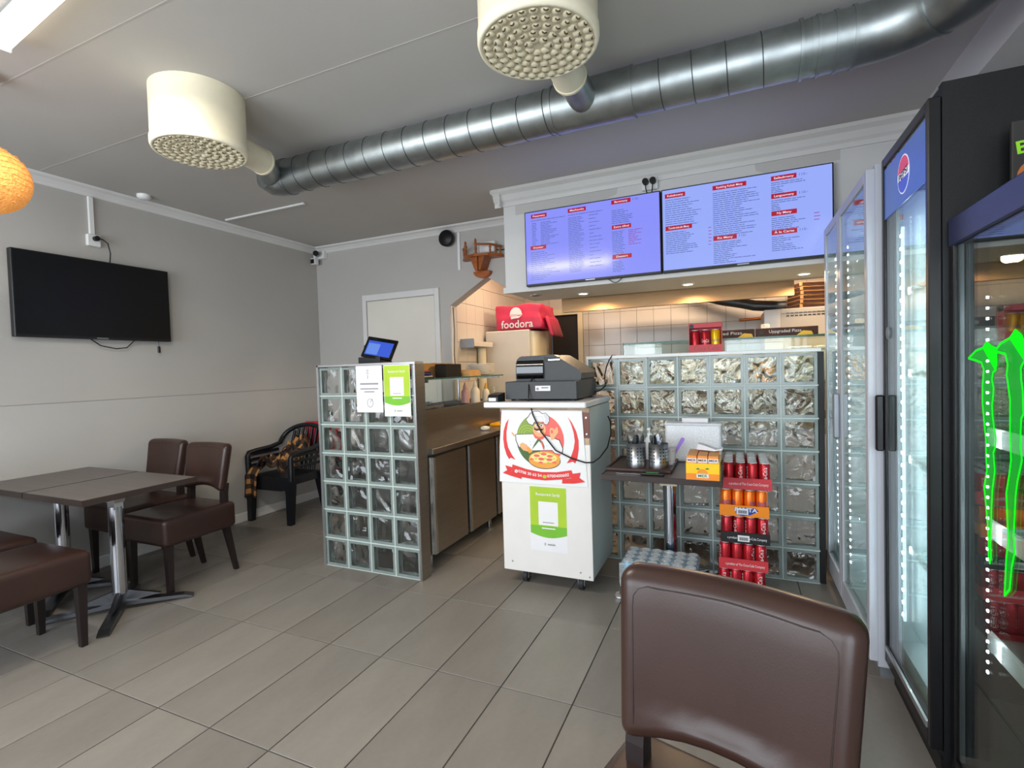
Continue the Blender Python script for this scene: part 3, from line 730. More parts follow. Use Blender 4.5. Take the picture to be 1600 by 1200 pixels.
def pay_poster(par, cx, y, cz, w, h):
    W, Hh = w / 2, h / 2
    def X(u): return cx + u * W
    def Z(v): return cz + v * Hh
    MB().box(X(-1), X(1), y - .0008, y, Z(-1), Z(1)).build('sheet', 'white_paper', par)
    b = MB(); arc = [(X(-.97 + 1.94 * k / 10), Z(-.46 - .12 * math.sin(PI * k / 10))) for k in range(11)]
    b.prism([(X(-.97), Z(.97))] + arc + [(X(.97), Z(.97))], y - .0013, y - .0008, 'xz', 0)
    arc2 = [(X(-.97 + 1.94 * k / 10), Z(-.46 - .12 * math.sin(PI * k / 10))) for k in range(11)]
    b.prism([(X(-.97), Z(-.22))] + arc2 + [(X(.97), Z(-.22))], y - .0016, y - .0013, 'xz', 1)
    b.box(X(-.52), X(.52), y - .0022, y - .0013, Z(-.20), Z(.52), 2)
    b.text('Restaurant Sarab', .1 * h * .62, (cx, y - .0018, Z(.74)), FACE_FRONT, 2, .01, width=w * .64)
    b.box(X(-.36), X(.36), y - .0020, y - .0016, Z(-.31), Z(-.275), 2)
    b.box(X(-.3), X(.3), y - .0026, y - .0022, Z(-.125), Z(-.10), 3)
    b.text('swish', .05 * h, (X(.14), y - .0012, Z(-.78)), FACE_FRONT, 4, .01, width=w * .2)
    b.tube([(X(-.2) + .03 * W * math.cos(a), y - .001, Z(-.78) + .03 * W * 2 * math.sin(a)) for a in [k * PI / 5 for k in range(11)]], .0012, 4, 4)
    b.build('print', ['lime', 'lime_deep', 'print_white', 'print_grey', 'print_black'], par)
t = thing('payment_notice', 'green and white payment notice taped to the narrow partition', 'notice', (-1.053, ny - .0006, 1.233))
pay_poster(t, 0, 0, 0, .207, .335)

# ------------------------------------------------------------------ steel prep counter
t = thing('prep_counter', 'long steel refrigerated prep counter behind the narrow partition', 'counter', (0, 0, 0))
PX, Y0, Y1 = -.945, -.625, 1.45
b = MB(); b.box(-1.57, PX + .055, Y0 - .03, Y1, .795, .835, 0, .004); b.build('worktop', 'steel', t)
b = MB(); b.box(-1.57, PX - .012, Y0, Y1, .10, .795); b.build('body', 'steel', t)
for k in range(4):
    ya = Y0 + .012 + k * .5; yb = ya + .465
    d = MB().box(PX - .012, PX + .022, ya, yb, .105, .775, 0, .006).build('door', 'steel', t)
    MB().box(PX + .022, PX + .030, ya, ya + .032, .11, .77, 0, .003).build('door_handle', 'steel_bright', d)
for (x, y) in ((-1.50, Y0 + .06), (-1.0, Y0 + .06), (-1.50, 1.38), (-1.0, 1.38), (-1.0, .35)): MB().cyl((x, y, 0), (x, y, .10), .018, n=12).build('leg', 'chrome', t)
RX = -1.11
b = MB(); b.box(RX - .012, RX, Y0 + .08, .98, .85, 1.065); b.box(-1.56, -1.548, Y0 + .08, .98, .85, 1.065); b.box(-1.548, RX - .012, Y0 + .08, Y0 + .092, .85, 1.065); b.box(-1.548, RX - .012, .968, .98, .85, 1.065); b.box(-1.56, RX, Y0 + .08, .98, .835, .852)
b.build('topping_rail', 'steel', t)
b = MB()
for k in range(7): b.box(-1.54, RX - .014, Y0 + .10 + k * .215, Y0 + .115 + k * .215, 1.05, 1.068, 0, .003)
b.build('rail_divider', 'steel_bright', t)
MB().box(-1.545, RX - .015, Y0 + .095, .965, .98, .985).build('rail_floor', 'dark', t)
# glass guard over the rail
g = thing('glass_guard', 'glass shelf guard above the topping rail', 'glass guard', (0, 0, 0))
MB().box(-1.56, -1.06, -.66, .86, 1.290, 1.299).build('shelf', 'pane_green', g)
MB().box(-1.062, -1.059, -.66, .86, 1.289, 1.300).build('shelf_edge', 'glass_edge', g)
MB().box(-1.565, -1.559, -.62, .86, 1.066, 1.29).build('back_pane', 'pane_green', g)
for y in (-.62, .2, .84): MB().cyl((-1.54, y, 1.066), (-1.54, y, 1.29), .011, n=12).build('post', 'chrome', g)
for y in (-.40, .22, .80):
    MB().box(-1.30, -1.08, y, y + .012, 1.268, 1.289).build('bracket', 'steel_bright', g)
# things inside the rail
def bottle(name, label, loc, col, h, r, cap, group=None):
    t = thing(name, label, 'bottle', loc, 0, group)
    MB().lathe([(r, 0), (r, h * .62), (r * .9, h * .70), (r * .45, h * .78)], n=16).build('body', col, t)
    MB().lathe([(r * .5, h * .78), (r * .48, h * .84), (r * .12, h), (.0001, h)], n=12).build('nozzle', cap, t)
    return t
bottle('squeeze_bottle', 'pinkish sauce squeeze bottle in the topping rail', (-1.22, .40, .986), 'sauce_pink', .26, .038, 'sauce_pink')
bottle('squeeze_bottle', 'white sauce squeeze bottle with tall body in the topping rail', (-1.19, .53, .986), 'sauce_white', .27, .042, 'sauce_white')
bottle('squeeze_bottle', 'cream sauce bottle with a yellow nozzle in the topping rail', (-1.18, .72, .986), 'sauce_white', .24, .034, 'sauce_yellow')
t = thing('sauce_glass', 'glass of dark brown sauce at the end of the topping rail', 'glass', (-1.17, .88, .986))
MB().lathe([(.034, 0), (.037, .10), (.0001, .10)], n=16).build('sauce', 'sauce_brown', t); MB().lathe([(.037, 0), (.042, .2)], n=16).build('tumbler', 'pane', t)
t = thing('topping_tub', 'dull steel tub in the topping rail behind the partition post', 'tub', (-1.30, -.18, .986))
b = MB(); b.box(-.13, .13, -.14, .14, 0, .004); [b.box(*q) for q in ((-.13, .13, -.14, -.135, 0, .1), (-.13, .13, .135, .14, 0, .1), (-.13, -.125, -.135, .135, 0, .1), (.125, .13, -.135, .135, 0, .1))]; b.build('shell', 'steel_bright', t)
t = thing('pepper_mill', 'small green pepper mill with a round white knob behind the partition post', 'mill', (-1.155, -.47, .986))
MB().lathe([(.028, 0), (.028, .05), (.02, .07), (.026, .09), (.026, .12), (.012, .13)], n=16).build('body', 'glass_edge', t); MB().lathe([(.001, .165), (.012, .155), (.014, .142), (.010, .13)], n=12).build('knob', 'white_plastic', t)
# things on the glass shelf
t = thing('cardboard_box', 'long brown cardboard box on the glass shelf behind the partition post', 'box', (-1.38, -.05, 1.299))
MB().box(-.14, .14, -.30, .30, 0, .115, 0, .003).build('carton', 'carton', t); MB().box(-.145, .145, -.03, .03, .1145, .1165).build('tape', 'carton_light', t)
for k in range(2):
    o = MB().box(-.05, .05, -.065, .065, 0, .105, 0, .004).build('black_box', 'dark', loc=(-1.16 - .012 * k, -.03 + .137 * k, 1.299)); tag(o, ['small black box on the glass shelf nearer the partition post', 'small black box on the glass shelf nearer the plates'][k], 'box')
cols = ['cable', 'carton_dark', 'screen_ink', 'white_paper', 'black_plastic', 'bag_pink']
for k, cc in enumerate(('black_plastic', 'white_paper', 'carton_dark', 'blue_print', 'black_plastic', 'bag_pink')):
    o = MB().box(-.085, .085, -.13, .13, 0, .009, 0, .002).build('folder', cc, loc=(-1.185 + .004 * k, -.42 - .012 * k, 1.2995 + .0095 * k)); o.rotation_euler = (0, 0, .12 * (k % 3) - .1)
    tag(o, ['black folder at the bottom of the pile on the glass shelf', 'white folder second from the bottom of the pile on the glass shelf', 'dark brown folder in the middle of the pile on the glass shelf', 'blue folder in the pile on the glass shelf', 'black folder just under the pink one on the glass shelf', 'pink folder on top of the pile on the glass shelf'][k], 'folder', 'folders piled on the glass shelf')
plate = MB(); plate.lathe([(.055, .0), (.06, .003), (.115, .011), (.135, .016), (.136, .019), (.115, .015), (.058, .007), (.0001, .006)], n=32)
P0 = None
for s, (x, y, cnt, z) in enumerate(((-1.20, .66, 8, 1.299), (-1.42, .40, 4, 1.299))):
    for k in range(cnt):
        lab = 'white plate in the taller pile on the glass shelf' if s == 0 else 'white plate in the lower pile on the glass shelf'
        if P0 is None:
            P0 = plate.build('plate', 'porcelain', loc=(x, y, z)); tag(P0, lab, 'plate', 'plates in the taller pile on the glass shelf')
        else:
            c = P0.copy(); C.objects.link(c); c.location = (x + random.uniform(-.003, .003), y, z + k * .0125); c['label'] = lab; c['group'] = 'plates in the taller pile on the glass shelf' if s == 0 else 'plates in the lower pile on the glass shelf'
for k in range(2):
    o = MB().prism([(-.05, 0), (.05, 0), (.05, .03), (.0, .055), (-.05, .03)], -.05, .05, 'yz').build('folded_carton', 'carton_light', loc=(-1.12, .26 + .105 * k, 1.299)); tag(o, ['folded tan carton on the glass shelf nearer the black boxes', 'folded tan carton on the glass shelf nearer the plates'][k], 'carton')
# things on the steel worktop
t = thing('scoop', 'shiny white scoop lying on the steel worktop', 'scoop', (-1.0, .33, .835))
b = MB(); b.lathe([(.0001, .0), (.03, .004), (.042, .018), (.036, .032), (.0001, .04)], n=16); b.build('bowl', 'porcelain', t)
MB().tube([(.0, .03, .018), (-.01, .12, .02)], .008).build('handle', 'steel_bright', t)
o = MB().box(-.07, .07, -.11, .11, 0, .028, 0, .010).build('yellow_sponge_cloth', 'yellow', loc=(-1.02, .70, .835)); tag(o, 'folded yellow cloth on the steel worktop', 'cloth')

# order tablet on a receipt printer, standing on the glass shelf
t = thing('receipt_printer', 'black receipt printer under the order tablet', 'printer', (-1.40, -.57, 1.299))
MB().prism([(-.075, 0), (.075, 0), (.075, .12), (.02, .15), (-.075, .165)], -.09, .10, 'yz').build('housing', 'black_plastic', t)
MB().box(-.05, .07, -.077, -.07, .06, .10).build('paper_slot', 'dark', t)
t = thing('order_tablet', 'tilted order tablet with a blue screen above the narrow partition', 'tablet', (-1.335, -.60, 1.52))
rot = Matrix.Rotation(.30, 4, 'Z') @ Matrix.Rotation(math.radians(-28), 4, 'X') @ Matrix.Rotation(math.radians(12), 4, 'Y')
for nm, a, mm in (('casing', (-.115, .115, -.008, .008, -.082, .082), 'black_gloss'), ('screen', (-.095, .095, -.0095, -.008, -.062, .050), 'tablet_glow'), ('screen_panel', (-.088, .0, -.0102, -.0095, -.055, .03), 'tablet_pale')):
    b = MB(); b.X = rot; b.box(*a, 0, .003 if nm == 'casing' else 0); b.build(nm, mm, t)
b = MB(); b.tube([(-.11, .02, .04), (-.16, .03, .03), (-.165, .03, -.02), (-.11, .03, -.05)], .003, 6); b.build('cable', 'cable', t)
MB().cyl((0, .02, -.06), (-.02, .05, -.075), .02, n=12).build('stand', 'black_plastic', t)
# ------------------------------------------------------------------ wheeled counter with the till
CX0, CX1, CY0, CY1 = -.405, .168, -.63, -.10
t = thing('wheeled_counter', 'white wheeled counter with the pizza chef poster', 'counter', (0, 0, 0))
MB().box(CX0 + .004, CX1, CY0 + .012, CY1, .098, 1.108).build('body', 'cart_side', t)
MB().box(CX0, CX1 + .002, CY0, CY0 + .013, .092, .895, 0, .003).build('front_panel', 'cart_white', t)
MB().box(CX0 + .006, CX1 - .002, CY0 + .003, CY0 + .013, .895, .935).build('worn_strip', 'worn_edge', t)
MB().box(CX0 + .002, CX1 - .001, CY0 + .002, CY0 + .013, .935, 1.085).build('upper_panel', 'cart_brown', t)
MB().box(CX0 + .002, CX1, CY0 + .004, CY0 + .013, 1.085, 1.112).build('edge_strip', 'worn_edge', t)
MB().box(CX0 - .095, CX1 - .008, CY0 - .035, CY1 + .06, 1.112, 1.148, 0, .006).build('counter_slab', 'marble', t)
b = MB()
for (x, z) in ((CX0 + .02, 1.055), (CX1 - .018, 1.055), (CX1 - .016, .96), (CX0 + .02, .965), (CX0 + .06, .15), (CX1 - .075, .135), (CX1 - .02, .115)): b.cyl((x, CY0 + .004, z), (x, CY0 - .0035, z), .0055, n=8)
b.build('screw_head', 'steel_bright', t)
for (x, y) in ((CX0 + .12, CY0 + .08), (CX1 - .09, CY0 + .08), (CX0 + .12, CY1 - .08), (CX1 - .09, CY1 - .08)):
    w = MB(); w.cyl((x - .014, y, .042), (x + .014, y, .042), .042, n=20); c = w.build('caster_wheel', 'rubber', t)
    w = MB(); w.cyl((x - .016, y, .042), (x + .016, y, .042), .022, n=14); w.build('hub', 'wheel_grey', c)
    w = MB(); w.box(x - .022, x - .017, y - .02, y + .02, .03, .094); w.box(x + .017, x + .022, y - .02, y + .02, .03, .094); w.box(x - .03, x + .03, y - .03, y + .03, .088, .098); w.build('fork', 'steel', c)
# the chef poster: a printed sheet, its print in thin flat layers
U = lambda X, Y: (CX0 - .020 + X * .000412, 1.102 - Y * .000385)
py = CY0 - .004
sheet = MB(); sheet.prism([U(90, 10), U(1340, 15), U(1365, 560), U(1400, 1180), U(20, 1180), U(40, 560)], py, py + .002, 'xz'); sheet.build('poster_sheet', 'print_white', t)
_lay = [0]
def pl(b, pts, mi, lift=None):
    _lay[0] += 1; y = py - .0001 - _lay[0] * .00006
    b.prism([U(*p) for p in pts], y, y - .00005, 'xz', mi)
def ell(cx, cy, rx, ry, n=28, a0=0, a1=360): return [(cx + rx * math.cos(math.radians(a0 + (a1 - a0) * k / n)), cy + ry * math.sin(math.radians(a0 + (a1 - a0) * k / n))) for k in range(n + (0 if a1 - a0 == 360 else 1))]
b = MB()
# 0 red 1 green 2 dark green 3 chef red 4 white 5 skin 6 hair 7 crust 8 cheese 9 pepperoni 10 hat grey 11 black 12 leaf
pl(b, [(205, 150), (150, 230), (112, 350), (100, 480), (115, 620), (150, 740), (190, 810), (215, 785), (245, 795), (295, 815), (235, 730), (180, 620), (158, 500), (160, 370), (180, 260)], 0)
pl(b, [(1125, 105), (1190, 200), (1250, 330), (1282, 470), (1282, 600), (1260, 740), (1225, 825), (1185, 800), (1145, 815), (1095, 830), (1160, 730), (1205, 600), (1225, 480), (1210, 350), (1175, 220)], 0)
pl(b, ell(700, 480, 378, 420, 40, 90, 270) + [(700, 60)], 1)
pl(b, ell(700, 480, 378, 420, 30, 95, 165) + [(700, 600)], 2)
pl(b, ell(700, 480, 365, 410, 40, -90, 60) + [(700, 700)], 3)
for k in range(3):
    r = 60 + 40 * k
    pl(b, ell(500, 390, r, r * 1.0, 16, 180, 330) + list(reversed(ell(500, 390, r - 7, r - 7, 16, 180, 330))), 12)
pl(b, [(305, 400), (590, 385), (690, 470), (800, 400), (1000, 470), (1050, 600), (1040, 690), (920, 690), (880, 640), (560, 660), (480, 590), (350, 610), (305, 500)], 11)
pl(b, [(315, 408), (590, 393), (690, 478), (795, 410), (990, 478), (1038, 600), (1025, 690), (925, 680), (880, 632), (560, 652), (480, 582), (360, 602), (318, 500)], 4)
pl(b, [(585, 390), (760, 390), (790, 420), (740, 470), (690, 480), (620, 455)], 3)
pl(b, [(660, 465), (600, 560), (565, 640), (590, 610), (680, 500), (735, 560), (760, 640), (765, 580), (740, 510), (700, 468)], 2)
pl(b, [(700, 480), (735, 520), (762, 640), (745, 630), (715, 540)], 3)
pl(b, ell(690, 315, 100, 118), 5)
pl(b, [(480, 160), (520, 110), (550, 60), (620, 25), (700, 25), (740, 60), (800, 55), (850, 110), (855, 180), (820, 240), (770, 235), (760, 205), (620, 205), (590, 255), (520, 230)], 11)
pl(b, [(488, 162), (528, 116), (558, 68), (622, 33), (696, 33), (738, 70), (798, 63), (842, 114), (847, 178), (815, 232), (776, 228), (764, 197), (614, 197), (586, 247), (526, 224)], 4)
pl(b, [(760, 80), (800, 70), (835, 115), (840, 175), (812, 222), (780, 215), (790, 150)], 10)
pl(b, [(620, 110), (750, 105), (758, 195), (620, 197)], 10); pl(b, [(628, 118), (742, 112), (750, 188), (628, 190)], 4)
for x in (655, 722):
    pl(b, ell(x, 250, 25, 22), 4); pl(b, ell(x + 3, 252, 11, 14), 11); pl(b, [(x - 28, 222), (x + 25, 215), (x + 25, 226), (x - 28, 234)], 6)
pl(b, ell(690, 280, 18, 24), 9)
pl(b, [(605, 275), (640, 305), (690, 300), (740, 305), (762, 280), (755, 318), (715, 338), (688, 325), (650, 340), (612, 318)], 6)
pl(b, [(640, 340), (730, 335), (690, 368)], 4)
for (x, y) in ((540, 510), (545, 560), (600, 510), (800, 575), (805, 630)): pl(b, ell(x, y, 10, 10, 8), 10)
pl(b, [(860, 290), (900, 285), (930, 310), (940, 290), (960, 270), (975, 280), (980, 320), (985, 350), (960, 390), (930, 430), (910, 470), (870, 475), (855, 400), (850, 330)], 5)
pl(b, ell(885, 345, 20, 28), 3)
pl(b, [(240, 380), (255, 370), (300, 420), (290, 440)], 7)
pl(b, ell(755, 800, 250, 135), 11); pl(b, ell(755, 795, 244, 130), 7); pl(b, ell(760, 765, 240, 105), 7); pl(b, ell(745, 758, 205, 82), 8)
pl(b, [(370, 560), (420, 530), (480, 560), (560, 640), (560, 680), (500, 670), (430, 655), (385, 610)], 5)
pl(b, [(480, 610), (520, 600), (580, 670), (520, 700)], 7)
for (x, y) in ((640, 730), (750, 700), (845, 730), (710, 780), (835, 785)): pl(b, ell(x, y, 48, 22, 16), 9)
for (x, y) in ((625, 778), (890, 720), (770, 770), (820, 830), (690, 692), (905, 765)): pl(b, ell(x, y, 22, 11, 8), 12)
for (x, y) in ((700, 835), (910, 825), (560, 790)): pl(b, [(x - 40, y), (x, y - 20), (x + 40, y), (x + 20, y + 16), (x - 25, y + 12)], 9)
pl(b, [(125, 910), (240, 935), (225, 1000), (390, 1050), (385, 1115), (230, 1080), (80, 1035), (155, 985)], 0)
pl(b, [(1300, 960), (1175, 985), (1160, 1055), (1025, 1080), (1020, 1145), (1200, 1135), (1365, 1100), (1280, 1040)], 0)
pl(b, [(245, 890), (480, 955), (700, 985), (940, 975), (1165, 930), (1195, 1040), (1000, 1085), (760, 1115), (560, 1105), (390, 1085), (230, 1040)], 0)
def arc_text(txt, X0, X1, size, mi):
    """banner numbers follow the sagging ribbon"""
    w = (X1 - X0)
    def f(x, y):
        Xp = (X0 + X1) / 2 + x; sag = 1045 - 55 * ((Xp - 760) / 420.0) ** 2
        p = U(Xp, sag - y); return (p[0], py - .0001 - _lay[0] * .00006 - .0003, p[1])
    b.text(txt, size, (0, 0, 0), FACE_FRONT, mi, .018, width=w, fn=f)
arc_text('0708 30 63 54', 340, 710, 62, 4); arc_text('0700400602', 795, 1130, 62, 4)
pl(b, ell(305, 995, 27, 27, 16), 4); pl(b, [(296, 980), (303, 980), (306, 998), (322, 1003), (320, 1010), (300, 1006)], 0)
pl(b, ell(755, 1055, 32, 28, 16), 12)
b.build('poster_print', ['red_print', 'chef_green', 'chef_dark_green', 'chef_red', 'print_white', 'skin_print', 'hair_print', 'pizza_crust', 'pizza_cheese', 'pepperoni', 'hat_grey', 'print_black', 'lime'], t)
pq = MB(); q = MB()
pay = thing('payment_notice', 'green payment notice on the front of the wheeled counter', 'notice', (0, 0, 0))
pay_poster(pay, -.100, CY0 - .0002, .437, .24, .40)

# till: cash drawer, register, card terminal
t = thing('cash_box', 'black steel cash box under the till', 'cash box', (-.155, -.33, 1.148), math.radians(0))
MB().box(-.235, .235, -.235, .225, .010, .122, 0, .004).build('housing', 'charcoal', t)
b = MB(); b.box(-.03, .068, -.2375, -.235, .062, .094); b.build('paper_label', 'white_paper', t)
b = MB(); b.box(.01, .055, -.2385, -.2375, .078, .086); b.box(-.022, -.008, -.2385, -.2375, .068, .082); b.build('label_print', 'print_grey', t)
for s in (-1, 1):
    for u in (-1, 1): MB().cyl((s * .2, u * .19, 0), (s * .2, u * .19, .011), .014, n=10).build('foot', 'rubber', t)
b = MB(); b.tube([(.235, .17, .03), (.27, .19, .04), (.30, .22, .07), (.29, .25, .14), (.30, .27, .20), (.31, .29, .235)], .0045, 6)
b.tube([(.31, .29, .235), (.325, .33, .275), (.335, .40, .275), (.335, .44, .20)], .0045, 6); b.build('cable', 'cable', t)
t = thing('cash_register', 'black electronic till seen from behind on the black cash box', 'till', (-.155, -.33, 1.27))
b = MB(); prof = [(-.185, 0), (-.19, .02), (-.188, .115), (-.178, .142), (-.150, .157), (.055, .163), (.075, .160), (.235, .062), (.243, .045), (.243, .012), (.235, 0)]
b.prism(prof, -.165, .17, 'xz'); b.build('housing', 'charcoal', t)
b = MB(); cvp = [(-.155, .014), (-.176, .016), (-.181, .05), (-.181, .09), (-.176, .115), (-.160, .138), (-.13, .154), (-.09, .162), (-.06, .150)]; b.prism(cvp, -.178, .002, 'yz', 0, True); b.build('display_cover', 'black_gloss', t)
b = MB(); b.box(.012, .112, -.167, -.164, .118, .148); b.box(.008, .009, -.1665, -.164, .0, .155); b.build('groove', 'dark', t)
b = MB(); b.box(.035, .11, -.169, -.166, .127, .134); b.build('badge', 'steel_bright', t)
b = MB(); pts = [(-.07, -.17, .02), (-.073, -.235, -.02), (-.065, -.27, -.118), (-.045, -.285, -.145), (-.02, -.318, -.20), (.03, -.32, -.30), (.12, -.32, -.41), (.22, -.318, -.455), (.30, -.318, -.475), (.34, -.30, -.475)]
pts2 = [(.36, -.22, -.46), (.375, -.08, -.42), (.375, .02, -.35), (.36, .08, -.28), (.34, .10, -.245)]
b.tube(pts + pts2, .0042, 8); o = b.build('power_cable', 'cable', loc=(-.155, -.33, 1.27)); tag(o, 'black power cable drooping across the pizza chef poster', 'cable')
t = thing('card_terminal', 'small black terminal with a white label beside the black cash box', 'card terminal', (-.435, -.60, 1.148))
MB().prism([(-.06, 0), (.05, 0), (.05, .055), (-.045, .045), (-.06, .03)], -.035, .035, 'yz').build('housing', 'black_plastic', t)
MB().box(-.028, .022, -.0612, -.060, .006, .026).build('paper_label', 'white_paper', t)

# ------------------------------------------------------------------ pack of three cans on the wide partition
t = thing('can_carton', 'red open carton standing on the wide glass block partition', 'carton', (.775, .035, 1.422))
b = MB(); b.box(-.10, .10, -.042, -.036, 0, .048); b.box(-.10, .10, .036, .04, 0, .185); b.box(-.10, -.096, -.036, .036, 0, .185); b.box(.096, .10, -.036, .036, 0, .185); b.box(-.10, .10, -.042, .036, .157, .186); b.box(-.10, .10, -.036, .036, 0, .003)
b.build('shell', 'red_tray', t)
b = MB(); b.text('Coca-Cola', .042, (0.005, -.0425, .024), FACE_FRONT, 0, -.005, width=.15); b.build('lettering', 'cart_brown', t)
b = MB(); b.cyl((-.082, -.0425, .168), (-.082, -.044, .168), .014, n=16); b.build('round_badge', 'dark', t)
# drink cans ------------------------------------------------------------
def can_part(h, r):
    b = MB(); b.lathe([(r * .80, 0), (r * .97, h * .035), (r, h * .06), (r, h * .90), (r * .82, h * .965)], n=18); return b
def can_lid(h, r):
    b = MB(); b.lathe([(r * .82, h * .965), (r * .85, h * .975), (r * .84, h), (r * .80, h), (r * .78, h * .978), (.0001, h * .978)], n=18); b.box(-.006, .006, -.012, .008, h * .978, h * .986); return b
def can_text(h, r, txt, ang, mi=0, size=.030, vertical=True, width=None):
    b = MB(); rr = r + .0004
    def f(x, y):
        if vertical: x, y = -y, x
        a = ang + x / rr; return (rr * math.sin(a), -rr * math.cos(a), h * .48 + y)
    b.text(txt, size, (0, 0, 0), FACE_FRONT, mi, .004, width=width, fn=f); return b
def make_can(label, body, h=.146, r=.0292, txt=None, tm='print_white', ang=0.0, group=None, loc=(0, 0, 0), rz=0, vertical=True, size=.03):
    t = thing('drink_can', label, 'can', loc, rz, group)
    can_part(h, r).build('body', body, t); can_lid(h, r).build('lid', 'can_lid', t)
    if txt: can_text(h, r, txt, ang, 0, size, vertical, .105 if vertical else .05).build('lettering', tm, t)
    return t
make_can('plain red can at the near end of the red open carton', 'red_can', .142, .0285, loc=(.713, .035, 1.4255))
make_can('red can with white lettering in the middle of the red open carton', 'red_can', .142, .0285, 'Coca-Cola', vertical=False, loc=(.775, .033, 1.4255))
make_can('yellow can in the red open carton', 'yellow_can', .142, .0285, 'FANTA', 'blue_print', vertical=False, size=.026, loc=(.837, .035, 1.4255))

# ------------------------------------------------------------------ stacked trays of cans beside the side table
SX, SY = .858, -.40          # near left corner of the stack
def can_tray(label, col, z, dx, dy, txt, rz, mark):
    t = thing('can_tray', label, 'tray', (SX + dx, SY + dy, z), rz)
    W, D, Hh = .252, .375, .062
    b = MB(); b.box(0, W, 0, D, 0, .003); b.box(0, W, 0, .003, .003, Hh); b.box(0, W, D - .003, D, .003, Hh)
    b.box(0, .003, .003, D - .003, .003, Hh * .85); b.box(W - .003, W, .003, D - .003, .003, Hh * .85)
    b.build('shell', col, t)
    b = MB()
    if txt == 'fanta':
        b.prism([(.075, .05), (.185, .052), (.20, .036), (.16, .012), (.12, .002), (.085, .014)], -.0004, -.001, 'xz', 1)
        b.text('FANTA', .030, (.135, -.0013, .038), FACE_FRONT, 0, .03, width=.115)
    else:
        b.text('a product of The Coca-Cola Company', .020, (.135, -.0008, .030), FACE_FRONT, 0, .002, width=.20, rot=0)
    b.build('lettering', ['print_white', 'blue_print'], t)
    if mark:
        b = MB(); b.box(.088, .148, -.0022, -.0012, .012, .046, 0)
        for k in range(14): b.box(.096 + k * .0033, .0975 + k * .0033 + (k % 3) * .0005, -.0026, -.0022, .018, .036, 1)
        b.build('price_label', ['white_paper', 'print_black'], t)
    return t
def fill(z, dx, dy, proto, label, group, rows, cols_left_only=False, first_used=None):
    for r in range(rows):
        for k in range(4):
            if cols_left_only and r > 0 and k > 0: continue
            dup(proto, (SX + dx + .034 + k * .0612, SY + dy + .034 + r * .0612, z + .0035), random.choice((0, .9, 2.2, -.8, 3.6, 5)) if k != 3 else .1, label, group)
g1 = 'red cans in the topmost tray'; L1 = 'red cola can standing in the topmost red tray'
pc = make_can(L1, 'red_can', txt='Coca-Cola', group=g1, loc=(0, 0, -5)); po = make_can('x', 'orange_can', txt='FANTA', tm='blue_print', group='g', loc=(0, 0, -5), vertical=False, size=.034)
zs = [.028, .180, .332, .486, .640]
can_tray('topmost red can tray of the stack', 'red_tray', zs[4], .012, 0, 'cola', 0.0, False)
fill(zs[4], .012, 0, pc, L1, g1, 6)
can_tray('orange can tray under the topmost red one', 'orange_tray', zs[3], -.004, .0, 'fanta', -.012, True)
fill(zs[3], -.004, 0, po, 'orange soda can standing in the orange tray', 'orange cans in the orange tray', 5, True)
can_tray('black can tray between the orange and the lower red one', 'black_tray', zs[2], .0, .0, 'cola', .01, True)
fill(zs[2], 0, 0, pc, 'red cola can standing in the black tray', 'red cans in the black tray', 5, True)
can_tray('lower red can tray of the stack', 'red_tray', zs[1], -.012, 0, 'cola', 0.0, False)
fill(zs[1], -.012, 0, pc, 'red cola can standing in the lower red tray', 'red cans in the lower red tray', 5, True)
t = thing('can_tray', 'dark bottom tray on the floor, cut off by the brown chair back', 'tray', (SX - .02, SY, 0))
MB().box(0, .252, 0, .375, 0, .03).build('shell', 'dark_red_can', t)
fill(zs[0], -.02, 0, pc, 'red cola can in the bottom layer of the stack', 'red cans in the bottom layer', 5, True)
for p in (pc, po):
    for ch in list(p.children): bpy.data.objects.remove(ch)
    bpy.data.objects.remove(p)

# ------------------------------------------------------------------ small side table against the wide partition
t = thing('side_table', 'small dark square table under the cutlery tray', 'table', (.56, -.355, 0))
b = MB(); b.box(-.315, .315, -.315, .315, .708, .738, 0, .004); b.build('tabletop', 'table_top', t)
b = MB(); b.box(-.318, .318, -.319, -.3145, .706, .739, 0, .002); b.box(-.319, -.3145, -.315, .315, .706, .739, 0, .002); b.box(.3145, .319, -.315, .315, .706, .739, 0, .002); b.build('edge_band', 'table_edge', t)
MB().cyl((0, .15, .02), (0, .15, .64), .040, n=24).build('column', 'chrome', t)
b = MB(); b.box(-.05, .05, .09, .21, .60, .705); b.build('top_bracket', 'cream_face', t)
for k in range(4):
    a = PI / 4 + k * PI / 2
    f = MB(); f.X = Matrix.Translation((0, .03, 0)) @ rotz(a); f.prism([(0, -.03), (.36, -.022), (.385, 0), (.36, .022), (0, .03)], .008, .024, 'xy'); f.prism([(0, -.02), (.30, -.008), (.30, .008), (0, .02)], .024, .045, 'xy')
    f.build('base_foot', 'chrome', t)
    g = MB(); g.X = Matrix.Translation((0, .03, 0)) @ rotz(a); g.lathe([(.02, 0), (.02, .009)], (.355, 0, 0), 12); g.build('glide', 'white_plastic', t)
TZ = .7385
t = thing('serving_tray', 'brown serving tray on the small side table', 'tray', (.428, -.37, TZ))
b = MB(); b.rbox((0, 0, .006), (.175, .19, .006), .005, 2, 3); b.build('base', 'tray_brown', t)
b = MB()
ring = [(-.165, -.19), (.165, -.19), (.165, .19), (-.165, .19)]
for (x0, x1, y0, y1) in ((-.185, .185, -.20, -.188), (-.185, .185, .188, .20), (-.185, -.173, -.188, .188), (.173, .185, -.188, .188)): b.box(x0, x1, y0, y1, .002, .022, 0, .004)
b.build('rim', 'tray_brown', t)
